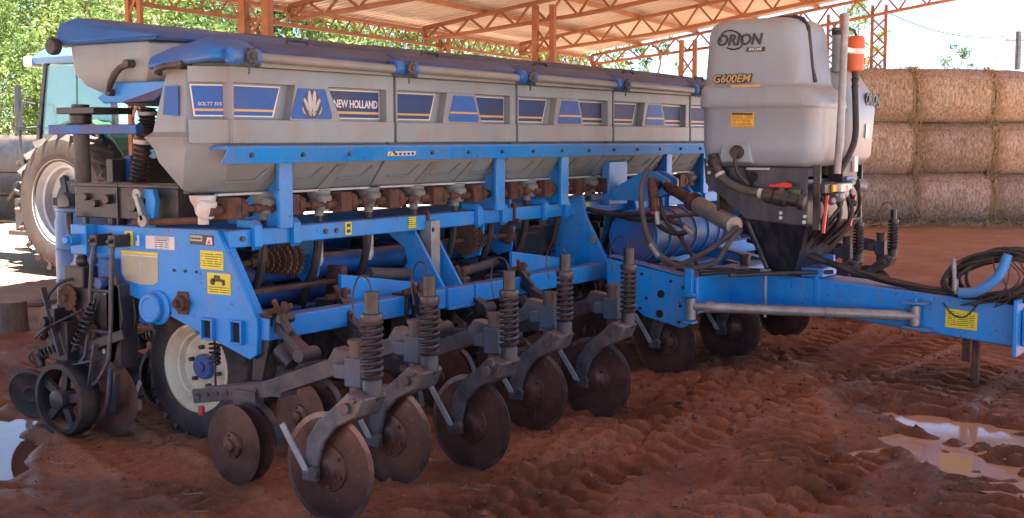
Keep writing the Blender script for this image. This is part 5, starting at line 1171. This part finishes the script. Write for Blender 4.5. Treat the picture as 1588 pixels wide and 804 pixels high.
part(MB().lathe([(.04, -.012), (.04, .012)], (8.705, 3.855, 1.49), (0, .5, .8), 16).lathe([(.037, 0), (.037, .03)], (8.70, 3.55, 1.36), (0, -1, -.13), 16), 'hose_clamp', 'white', .002)
val = part(MB().lathe([(.035, 0), (.055, .01), (.055, .06), (.045, .07), (.06, .09), (.06, .17), (.042, .18), (.042, .26), (.055, .265), (.055, .31), (.03, .32)], (8.70, 3.51, 1.352), (0, -1, -.17), 20).cyl((8.70, 3.385, 1.33), (8.70, 3.385, 1.41), .028, n=14), 'ball_valve', 'black', .003)
part(MB().px([(3.47, 1.425), (3.46, 1.405), (3.32, 1.40), (3.305, 1.41), (3.31, 1.435), (3.36, 1.445), (3.42, 1.43)], 8.67, 8.72), 'valve_handle', 'red', .006, val)
part(MB().box((8.74, 3.26, 1.35), (8.77, 3.36, 1.39)), 'valve_bracket', 'green', .003, val)
# pump and pressure control at the front of the tank stand
pc = part(MB().box((8.86, 3.12, 1.36), (9.46, 3.2, 1.43)).box((8.98, 3.08, 1.30), (9.2, 3.2, 1.36)), 'control_manifold', 'black', .006)
part(MB().box((9.08, 3.075, 1.365), (9.32, 3.12, 1.425)), 'manifold_cover', 'dwhite', .006, pc); part(MB().box((8.98, 3.10, 1.37), (9.06, 3.115, 1.42)), 'manifold_sticker', 'yelor', parent=pc)
part(MB().lathe([(.015, 0), (.018, .001), (.018, .002)], (9.2, 3.075, 1.395), (0, -1, 0), 14), 'sticker_mark', 'red', parent=pc)
part(MB().lathe([(.05, 0), (.05, .05), (.045, .06)], (9.52, 3.1, 1.40), (0.6, -.8, 0), 18), 'pressure_gauge', 'galv', .003, pc)
part(MB().box((9.30, 3.14, 1.43), (9.62, 3.26, 1.58)).box((9.32, 3.13, 1.44), (9.5, 3.14, 1.46)), 'pump_motor', 'black', .01, pc)
part(MB().box((9.5, 3.12, 1.50), (9.58, 3.16, 1.62)), 'control_box', 'dwhite', .004, pc); part(MB().box((9.34, 3.12, 1.44), (9.5, 3.15, 1.47)), 'blue_connector', 'drum', .004, pc)
for q in range(10):
    a = V((8.9 + .075*q, 3.12 + r_.uniform(-.02, .04), 1.33 + r_.uniform(-.05, .08)))
    part(MB().tube([a, a + V((r_.uniform(-.08, .08), -.05, -.10)), a + V((r_.uniform(-.1, .1), .0, -.22)), a + V((r_.uniform(-.15, .15), .15, -.35))], r_.choice([.008, .012, .016]), 7, 2), 'control_hose', 'rubber')
for q in range(6): part(MB().lathe([(.02, -.03), (.028, -.01), (.028, .01), (.02, .03)], (8.92 + .09*q, 3.09, 1.30 + r_.uniform(-.03, .06)), (r_.uniform(-1, 1), 1, r_.uniform(-.5, .5)), 10), 'hose_fitting', r_.choice(['black', 'black', 'galv', 'white']), .002)
part(MB().bar((8.86, 3.10, 1.35), (8.84, 3.12, 1.08), .03, .02, (0, 1, 0)), 'red_lever', 'red', .004); part(MB().bar((9.46, 3.10, 1.33), (9.42, 3.12, 1.10), .03, .02, (0, 1, 0)), 'red_lever', 'red', .004)
part(MB().box((8.84, 3.15, 1.1), (8.87, 3.2, 1.56)), 'manifold_post', 'black', .003)
# hoses in front of the blower
for pts, r, m in (([(8.80, 4.49, 1.52), (8.75, 4.52, 1.40), (8.75, 4.519, 1.237), (8.75, 4.473, 1.018), (8.75, 4.319, .815), (8.75, 4.2, .79)], .021, 'rubber_old'),
                  ([(8.70, 3.703, 1.114), (8.70, 3.928, .925), (8.72, 4.24, .775)], .02, 'rubber_old'), ([(8.70, 3.68, 1.10), (8.69, 3.79, .97), (8.69, 3.87, .83), (8.70, 4.13, .775), (8.75, 4.35, .86), (8.8, 4.5, 1.0)], .019, 'rubber_old'),
                  ([(8.95, 5.1, 1.19), (8.9, 4.79, 1.15), (8.9, 4.5, 1.18), (8.9, 4.29, 1.11), (8.9, 4.18, 1.07), (8.88, 4.22, 1.03), (8.9, 4.34, 1.03), (8.9, 4.48, 1.10), (9.0, 4.55, 1.25)], .02, 'rubber'),
                  ([(8.95, 4.9, 1.16), (8.95, 4.6, 1.10), (8.92, 4.35, 1.16), (9.05, 4.1, 1.18), (9.1, 3.9, 1.12)], .016, 'rubber'), ([(8.9, 4.43, 1.30), (8.86, 4.40, 1.2), (8.88, 4.36, 1.1), (8.95, 4.28, 1.0), (9.0, 4.2, .85), (8.9, 4.1, .76)], .015, 'rubber'),
                  ([(8.9, 4.7, .80), (8.85, 4.5, .80), (8.85, 4.3, .83), (8.9, 4.1, .77), (9.1, 3.9, .76)], .012, 'rubber'), ([(8.66, 3.75, .76), (8.9, 3.6, .76), (9.15, 3.4, .76), (9.3, 3.2, .76)], .016, 'rubber'), ([(8.7, 4.0, .755), (8.95, 3.8, .765), (9.2, 3.55, .76), (9.35, 3.3, .78)], .018, 'rubber')):
    part(MB().tube(pts, r, 9, 2), 'hydraulic_hose', m)
part(MB().lathe([(.03, 0), (.03, .10), (.042, .11), (.042, .17), (.03, .18), (.026, .26)], (8.80, 4.42, 1.20), (0, .15, 1), 14), 'hydraulic_valve', 'rust', .003)
part(MB().lathe([(.022, 0), (.022, .1)], (8.80, 4.40, 1.10), (0, .15, 1), 10).lathe([(.024, 0), (.024, .12)], (8.745, 4.36, .86), (0, .62, .75), 12).lathe([(.02, 0), (.02, .1)], (8.88, 4.22, 1.09), (0, -.5, -.4), 10), 'hose_coupler', 'galv', .002)
part(MB().lathe([(.012, 0), (.012, .03)], (8.79, 4.43, 1.19), (-1, 0, 0), 10), 'red_cap', 'red')

# ================================================================== TRACTOR BEHIND THE PLANTER
TR = R(90)
tr = empty('green_tractor', (11.85, 13.68, 0), TR)
tag(tr, 'green tractor with a big dusty rear tyre and cab glass in reflected sky blue, parked behind the planter', 'tractor')
def tput(mb, name, m, parent=None, bevel=0, smooth=35):
    me = mb.mesh(name, smooth); o = bpy.data.objects.new(name, me); col.objects.link(o); me.materials.append(M[m]); o.parent = parent or tr
    if bevel:
        b = o.modifiers.new('bevel', 'BEVEL'); b.width = bevel; b.segments = 2; b.limit_method = 'ANGLE'; b.angle_limit = R(38)
    return o
M['trim'] = mat('tractor_rim', (0.42, 0.46, 0.50), (0.34, 0.38, 0.42), 5, 0.5, dust=(0.3, 0.2, 0.14), dust_amt=0.4)
def glass_mat():
    m, n, l, b = nodes('sky_reflection_cab_glass'); b.inputs['Base Color'].default_value = (0.45, 0.78, 0.85, 1); b.inputs['Roughness'].default_value = 0.06  # cyan base colour stands for sky reflected in the glass
    b.inputs['Transmission Weight'].default_value = 0.7; b.inputs['Specular IOR Level'].default_value = 0.8
    return m
M['cabglass'] = glass_mat()
def tractor_wheel(cx, cy, r, w, out, nlug):
    c = (cx, cy, r); k = r/.85
    prof = [(.47*k, -w/2), (.56*k, -w/2 - .02), (.72*k, -w/2 - .005), (.78*k, -w/2 + .05), (.80*k, 0), (.78*k, w/2 - .05), (.72*k, w/2 + .005), (.56*k, w/2 + .02), (.47*k, w/2)]
    mb = MB().lathe(prof, c, (0, 1, 0), 56, closed=True)
    for q in range(nlug):
        for sg in (-1, 1):
            a = 2*math.pi*(q + (0 if sg < 0 else .5))/nlug
            def pt(t, rr):
                an = a - t*.30; return V((cx + rr*math.cos(an), cy + sg*(.0 + t*w*.52), r + rr*math.sin(an)))
            p0, p1 = pt(.02, .80*k), pt(1.0, .755*k); d = V((math.cos(a), 0, math.sin(a)))
            mb.bar(p0 + d*.018*k, p1 + d*.02*k, .05*k, .075*k, d)
    o = tput(mb, 'wheel', 'trtyre', smooth=30)
    s = out
    rim = MB().lathe([(.50*k, s*(w/2 + .01)), (.475*k, s*(w/2 - .01)), (.45*k, s*(w/2 - .05)), (.43*k, s*(w/2 - .09)), (.40*k, s*(w/2 - .10)), (.385*k, s*(w/2 - .20)), (.30*k, s*(w/2 - .24)), (.1*k, s*(w/2 - .22)), (.1*k, 0)], c, (0, 1, 0), 44, cap0=False); tput(rim, 'rim', 'trim', o)
    hb = MB().lathe([(.26*k, s*(w/2 - .235)), (.25*k, s*(w/2 - .16)), (.12*k, s*(w/2 - .14)), (.10*k, s*(w/2 - .04)), (.05*k, s*(w/2 - .03))], c, (0, 1, 0), 26)
    for q in range(6):
        a = q*math.pi/3; hb.bar((cx + .12*k*math.cos(a), cy + s*(w/2 - .15), r + .12*k*math.sin(a)), (cx + .33*k*math.cos(a), cy + s*(w/2 - .20), r + .33*k*math.sin(a)), .09*k, .06, (0, 1, 0))
    tput(hb, 'hub', 'black', o)
tractor_wheel(0, 1.0, .94, .58, 1, 22); tractor_wheel(0, -1.0, .94, .58, -1, 22)
tractor_wheel(3.0, .92, .60, .36, 1, 20); tractor_wheel(3.0, -.92, .60, .36, -1, 20)
tput(MB().box((-.45, -.32, .55), (1.2, .32, 1.15)).cyl((0, -.8, .85), (0, .8, .85), .16, n=18).box((-.75, -.25, .5), (-.4, .25, .95)), 'rear_axle', 'green', bevel=.03)
tput(MB().box((1.2, -.30, .55), (2.9, .30, .95)).box((2.85, -.75, .5), (3.15, .75, .68)), 'front_axle', 'black', bevel=.03)
hd = tput(MB().loft([rrect(1.25, 3.45, -.40, .40, .12, 1.28), rrect(1.25, 3.5, -.42, .42, .12, 1.5), rrect(1.25, 3.4, -.38, .38, .12, 1.72), rrect(1.3, 3.25, -.28, .28, .12, 1.80)]), 'hood', 'black', smooth=50)
eng = tput(MB().box((1.25, -.36, .95), (2.9, .36, 1.28)).cyl((1.6, .36, 1.1), (1.6, .50, 1.1), .13, n=16).cyl((2.0, .36, 1.05), (2.0, .46, 1.05), .1, n=14).cyl((1.35, .42, 1.0), (1.35, .42, 1.4), .07, n=14), 'engine', 'black', bevel=.02)
tput(MB().tube([(1.5, .55, .95), (1.45, .62, 1.2), (1.6, .6, 1.45), (1.9, .5, 1.4)], .04, 10, 2).tube([(1.3, .5, .8), (1.4, .65, 1.0), (1.7, .66, 1.1), (2.0, .6, .9)], .03, 8, 2), 'engine_hose', 'rubber')
tput(MB().cyl((2.2, .25, 1.8), (2.2, .25, 2.5), .05, n=14), 'exhaust', 'black')
tput(MB().box((.75, .45, .45), (1.5, 1.0, .52)).box((.8, .5, .52), (1.4, .95, .95)).box((1.0, .98, .25), (1.35, 1.02, .30)), 'fuel_tank', 'black', bevel=.02)
# fenders
for sg in (-1, 1):
    mb = MB(); prev = None
    for t in np.linspace(R(35), R(165), 12):
        p = V((1.04*math.cos(t), 0, .94 + 1.04*math.sin(t)))
        if prev: 
            a, b = prev, p; mb.bar(V((a.x, sg*.84, a.z)), V((b.x, sg*.84, b.z)), .30, .03, (a + b)/2 - V((0, 0, .85)))
        prev = p
    tput(mb, 'fender', 'green')
cab = tput(MB().box((-.35, -.72, 1.15), (1.2, .72, 1.32)), 'cab_base', 'green', bevel=.02)
for (x0, y0, x1, y1) in ((-.45, -.72, -.30, -.68), (-.45, .72, -.30, .68), (1.22, -.72, 1.0, -.66), (1.22, .72, 1.0, .66)):
    tput(MB().bar((x0, y0, 1.3), (x1, y1, 2.75), .06, .06, (1, 0, 0)), 'cab_post', 'black', cab)
for sg in (-1, 1):
    tput(MB().prism([(-.40, sg*.71, 1.35), (.33, sg*.72, 1.35), (.33, sg*.69, 2.72), (-.30, sg*.68, 2.72)], (0, sg*.008, 0)), 'window', 'cabglass', cab, smooth=0)
    tput(MB().prism([(.37, sg*.72, 1.0), (1.18, sg*.71, 1.0), (.99, sg*.66, 2.72), (.37, sg*.69, 2.72)], (0, sg*.008, 0)), 'door_window', 'cabglass', cab, smooth=0)
tput(MB().prism([(1.22, -.68, 1.35), (1.22, .68, 1.35), (1.0, .63, 2.72), (1.0, -.63, 2.72)], (.008, 0, 0)), 'windscreen', 'cabglass', cab, smooth=0)
tput(MB().prism([(-.43, -.68, 1.35), (-.43, .68, 1.35), (-.30, .63, 2.72), (-.30, -.63, 2.72)], (-.008, 0, 0)), 'rear_window', 'cabglass', cab, smooth=0)
tput(MB().loft([rrect(-.5, 1.2, -.78, .78, .12, 2.74), rrect(-.52, 1.25, -.80, .80, .14, 2.82), rrect(-.4, 1.1, -.7, .7, .14, 2.93)]), 'cab_roof', 'drum', cab, smooth=50)
for x in (-.48, 1.18): tput(MB().box((x-.04, .62, 2.70), (x+.08, .84, 2.84)), 'work_lamp', 'dwhite', cab, .02)
tput(MB().tube([(1.15, .74, 2.2), (1.2, .95, 2.25), (1.2, .98, 1.35), (1.15, .8, 1.25), (1.1, .74, 1.3)], .018, 8, 1).tube([(1.15, .74, 1.9), (1.2, .95, 1.88)], .015, 8), 'hand_rail', 'black', cab)
tput(MB().box((1.16, .9, 1.86), (1.26, 1.06, 1.90)), 'mirror_arm', 'black', cab)
tput(MB().box((-.15, -.25, 1.3), (.35, .25, 1.5)).box((-.25, -.25, 1.5), (-.1, .25, 2.1)), 'seat', 'rubber', cab, .04)

# ================================================================== SMALL THINGS BEHIND
dr = empty('plastic_drum', (8.19, 10.24, 0)); tag(dr, 'tall blue plastic drum with torn white sticker standing behind the end plate', 'drum')
part(MB().lathe([(.24, 0), (.275, .02), (.285, .08), (.285, .36), (.292, .38), (.285, .40), (.285, .68), (.292, .70), (.285, .72), (.285, .96), (.265, 1.02), (.262, 1.05), (.275, 1.06), (.275, 1.085), (.255, 1.09), (.25, 1.06)], (8.19, 10.24, 0), (0, 0, 1), 36), 'body', 'drum', parent=dr)
part(MB().lathe([(.25, 0), (.25, .01)], (8.19, 10.24, 1.055), (0, 0, 1), 30), 'lid', 'pipe', parent=dr)
c = V((8.19, 10.24, 0)); dv = V((-8.19, -10.24, 0)).normalized(); sv = V((dv.y, -dv.x, 0))
stp = []
for (t, z) in ((-.02, .46), (.30, .46), (.33, .56), (.26, .58), (.24, .68), (.12, .70), (.08, .60), (.0, .56)):
    a = math.atan2(dv.y, dv.x) - .55 + t*1.4; stp.append(V((8.19 + .287*math.cos(a), 10.24 + .287*math.sin(a), z)))
part(MB().prism(stp, dv*.006), 'torn_sticker', 'dwhite', parent=dr, smooth=0)
M['wood'] = mat('weathered_wood', (0.17, 0.13, 0.10), (0.09, 0.065, 0.05), 5, 0.85, bump=0.4, bump_scale=25, stretch=(3, 3, .4))
M['woodend'] = mat('cut_wood', (0.30, 0.22, 0.15), (0.22, 0.15, 0.10), 14, 0.85)
r2 = random.Random(4); stump = empty('tree_stump', (7.06, 9.9, 0)); tag(stump, 'short grey sawn tree stump on the red ground at the left edge', 'stump')
rings = []
for z, rr in ((-.03, .19), (.03, .178), (.12, .165), (.28, .158), (.315, .152)):
    rings.append([(7.06 + rr*(1 + .05*math.sin(3*a + 1) + .03*math.sin(7*a))*math.cos(a), 9.9 + rr*(1 + .05*math.sin(3*a + 1) + .03*math.sin(7*a))*math.sin(a), z) for a in np.linspace(0, 2*math.pi, 26)[:-1]])
part(MB().loft(rings), 'bark', 'wood', parent=stump, smooth=50)
part(MB().lathe([(.148, 0), (.146, .006)], (7.06, 9.9, .314), (0, 0, 1), 24), 'cut_face', 'woodend', parent=stump)
for i, (x, y, an, L, lab) in enumerate(((8.75, 11.55, .5, .8, 'loose weathered board lying on the ground left of the blue drum'), (7.05, 9.0, 1.2, .45, 'short pale board lying on the mud beside the stump'))):
    d = V((math.cos(an), math.sin(an), 0)); o = MB().bar(V((x, y, .04)) - d*L/2, V((x, y, .05)) + d*L/2, .16, .03).build('wooden_board', 'woodend' if i else 'wood', None, .004); tag(o, lab, 'board')

# ================================================================== TREES
F2 = V((math.cos(AZ), math.sin(AZ), 0)); R2 = V((math.sin(AZ), -math.cos(AZ), 0))
def yard(lat, dep): p = R2*lat + F2*dep; return (p.x, p.y, -0.05)
def leaf_mat(name, c0, c1):
    m, n, l, b = nodes(name)
    g = n.new('ShaderNodeNewGeometry'); oi = n.new('ShaderNodeObjectInfo')
    r = n.new('ShaderNodeValToRGB'); r.color_ramp.elements[0].color = (*c0, 1); r.color_ramp.elements[1].color = (*c1, 1)
    tc_ = n.new('ShaderNodeTexCoord'); nn_ = n.new('ShaderNodeTexNoise'); nn_.inputs['Scale'].default_value = .9; nn_.inputs['Detail'].default_value = 3; l.new(tc_.outputs['Object'], nn_.inputs['Vector'])
    av = n.new('ShaderNodeMath'); av.operation = 'MULTIPLY_ADD'; av.inputs[1].default_value = .45; l.new(g.outputs['Random Per Island'], av.inputs[0])
    mr = n.new('ShaderNodeMapRange'); mr.inputs['From Min'].default_value = .35; mr.inputs['From Max'].default_value = .65; mr.inputs['To Max'].default_value = .55; l.new(nn_.outputs['Fac'], mr.inputs['Value']); l.new(mr.outputs['Result'], av.inputs[2])
    l.new(av.outputs['Value'], r.inputs['Fac']); l.new(r.outputs['Color'], b.inputs['Base Color']); b.inputs['Roughness'].default_value = .5
    b.inputs['Specular IOR Level'].default_value = .3
    tl = n.new('ShaderNodeBsdfTranslucent'); l.new(r.outputs['Color'], tl.inputs['Color'])
    mx_ = n.new('ShaderNodeMixShader'); mx_.inputs['Fac'].default_value = .35
    l.new(b.outputs['BSDF'], mx_.inputs[1]); l.new(tl.outputs['BSDF'], mx_.inputs[2]); l.new(mx_.outputs['Shader'], n['Material Output'].inputs['Surface'])
    return m
M['leaf_a'] = leaf_mat('leaf_bright', (0.06, 0.12, 0.03), (0.20, 0.27, 0.075))
M['leaf_b'] = leaf_mat('leaf_mid', (0.03, 0.07, 0.018), (0.10, 0.16, 0.045))
M['bark'] = mat('tree_bark', (0.13, 0.095, 0.07), (0.22, 0.18, 0.14), 6, 0.9, bump=.3, stretch=(2, 2, .5))
def tree_meshes(seed, h, r, nclump, nleaf, base, lsize, density=1.0):
    q = np.random.default_rng(seed); rr = random.Random(seed)
    tk = MB(); tops = []
    bend = [V((rr.uniform(-.25, .25)*t, rr.uniform(-.25, .25)*t, h*.8*t)) for t in np.linspace(0, 1, 6)]
    tk.tube([bend[0]] + bend[1:], [.17*h/8, .14*h/8, .11*h/8, .08*h/8, .05*h/8, .03*h/8], 9)
    cl = []
    for i in range(nclump):
        z = base + (h - base)*((i + .5)/nclump)**.9; a = i*2.4 + rr.uniform(-.5, .5)
        f = math.sin(math.pi*min(.97, max(.08, (z - base)/(h - base)*.82 + .12)))
        d = r*f*rr.uniform(.35, 1.0); cl.append(V((d*math.cos(a), d*math.sin(a), z)))
    for c_ in cl[::2]:
        t = max(.15, min(.9, (c_.z - .9)/(h*.8))); i = min(4, int(t*5)); p0 = bend[i].lerp(bend[i+1], t*5 - i)
        mid = p0.lerp(c_, .55) + V((0, 0, -.12)); tk.tube([p0, mid, c_], [.045*h/8, .03*h/8, .012], 6)
    vs = []; fs = []
    for c_ in cl:
        s = r*rr.uniform(.22, .36)
        n_ = int(nleaf*rr.uniform(.6, 1.3))
        P_ = q.normal(0, 1, (n_, 3)); P_ /= np.linalg.norm(P_, axis=1)[:, None]; P_ *= (q.random(n_)**.5)[:, None]*s*np.array([1.15, 1.15, .8])
        P_ += np.array(c_); A = q.normal(0, 1, (n_, 3)); A[:, 2] -= .5; A /= np.linalg.norm(A, axis=1)[:, None]
        B = np.cross(A, q.normal(0, 1, (n_, 3))); B /= np.linalg.norm(B, axis=1)[:, None]
        L = lsize*q.uniform(.7, 1.4, n_)[:, None]; Wd = L*.34; N = np.cross(A, B)*L*.14
        o = len(vs)
        quad = np.stack([P_ - A*L, P_ - B*Wd + N, P_ + A*L, P_ + B*Wd + N], 1).reshape(-1, 3)
        vs.extend(quad.tolist()); fs.extend([(o + 4*k, o + 4*k + 1, o + 4*k + 2, o + 4*k + 3) for k in range(n_)])
    cr_ = MB(); cr_.v = vs; cr_.f = fs
    return tk.mesh('trunk', 50), cr_.mesh('crown', 0)
TM = {'a': tree_meshes(1, 8.5, 2.9, 46, 190, .7, .105), 'b': tree_meshes(2, 9.5, 2.6, 46, 180, .9, .10), 'c': tree_meshes(3, 7.0, 2.7, 40, 180, .4, .10), 'd': tree_meshes(4, 8.0, 1.5, 20, 90, 2.6, .10), 'e': tree_meshes(5, 6.5, 1.1, 14, 60, 3.0, .10)}
def tree(kind, lat, dep, sc, label, group, m, name='leafy_tree'):
    t = empty(name, yard(lat, dep), random.uniform(0, 6.28)); t.scale = (sc, sc, sc*random.uniform(.95, 1.1)); tag(t, label, 'tree', group)
    for nm, me, mm in (('trunk', TM[kind][0], 'bark'), ('crown', TM[kind][1], m)):
        o = bpy.data.objects.new(nm, me); col.objects.link(o); o.parent = t
        if not me.materials: me.materials.append(M[mm])
        if me.materials[0] != M[mm]: o.material_slots[0].link = 'OBJECT'; o.material_slots[0].material = M[mm]
for k, lat, dep, sc in (('a', -22.5, 50, 1.02), ('c', -20.3, 49, 1.16), ('b', -18.2, 51, 0.94), ('a', -16.4, 50, 1.01), ('c', -14.2, 50, 1.13), ('b', -23.5, 57, 1.08), ('a', -20.6, 58, 1.14), ('c', -18.0, 57, 1.26), ('a', -15.2, 59, 1.14), ('b', -25, 63, 1.18), ('c', -21.5, 66, 1.39), ('a', -17.5, 66, 1.26)):
    tree(k, lat, dep, sc, 'bright green leafy tree in the wall of foliage behind the tractor', 'sunlit trees behind the tractor', 'leaf_a')
for k, px_, dep, sc in (('c', 240, 34, 1.0), ('a', 320, 38, 1.05), ('b', 400, 36, .95), ('c', 480, 40, 1.1), ('a', 560, 38, .95), ('b', 640, 42, 1.0), ('c', 715, 42, 1.0), ('b', 790, 46, 1.0), ('a', 870, 48, .85), ('a', 450, 52, 1.3), ('b', 620, 56, 1.3), ('c', 780, 60, 1.4)):
    tree(k, (px_ - 794)/2000*dep, dep, sc, 'green tree in the row seen under the far eave of the shed', 'trees beyond the far eave', 'leaf_a' if k != 'b' else 'leaf_b')
tree('d', 4.6, 52, 1.0, 'slender sparse tree seen through the shed between hopper and tank', None, 'leaf_b', 'slender_tree')
tree('e', 6.1, 55, 1.1, 'thin bare-stemmed tree just left of the grey tank', None, 'leaf_b', 'slender_tree')
tree('d', 14.8, 56, .9, 'leafy tree behind the shed corner just right of the tank', None, 'leaf_a', 'slender_tree')
tree('e', 20.6, 60, .95, 'small airy tree against the sky above the hay bales', None, 'leaf_b', 'slender_tree')
# utility pole and wire
up = empty('utility_pole', yard(23.3, 60)); tag(up, 'grey concrete utility pole rising beyond the hay bales at right', 'pole')
b0 = V(yard(23.3, 60))
part(MB().cyl(b0, b0 + V((0, 0, 6.7)), .17, .13, 10), 'pole_shaft', 'greysteel', parent=up)
part(MB().bar(b0 + R2*-.6 + V((0, 0, 6.3)), b0 + R2*.6 + V((0, 0, 6.3)), .08, .08), 'crossarm', 'wood', parent=up)
for s_ in (-.5, .5): part(MB().lathe([(.03, 0), (.07, .05), (.05, .12), (.07, .17), (.02, .2)], b0 + R2*s_ + V((0, 0, 6.34)), (0, 0, 1), 10), 'insulator', 'dwhite', parent=up)
w0 = b0 + R2*-.5 + V((0, 0, 6.5)); w1 = V(yard(15.6, 55)) + V((0, 0, 7.2)); pts = []
for t in np.linspace(0, 1, 16): p = w0.lerp(w1, t); p.z -= 1.0*4*t*(1 - t)*.45; pts.append(p)
tag(MB().tube(pts, .022, 5).build('overhead_wire', 'rubber'), 'sagging overhead wire running from the utility pole to the shed', 'wire')
for i, (lat, dep, h) in enumerate(((21.6, 60, 5.3), (22.2, 60, 6.0), (22.6, 60, 5.2))):
    tag(MB().tube([yard(lat, dep), V(yard(lat + .1, dep)) + V((0, 0, h*.5)), V(yard(lat + .05*i, dep)) + V((0, 0, h))], [.06, .04, .015], 6).build('bare_sapling', 'bark'), ['left', 'tallest', 'right'][i] + ' of the three bare saplings between airy tree and utility pole', 'sapling', 'bare saplings')
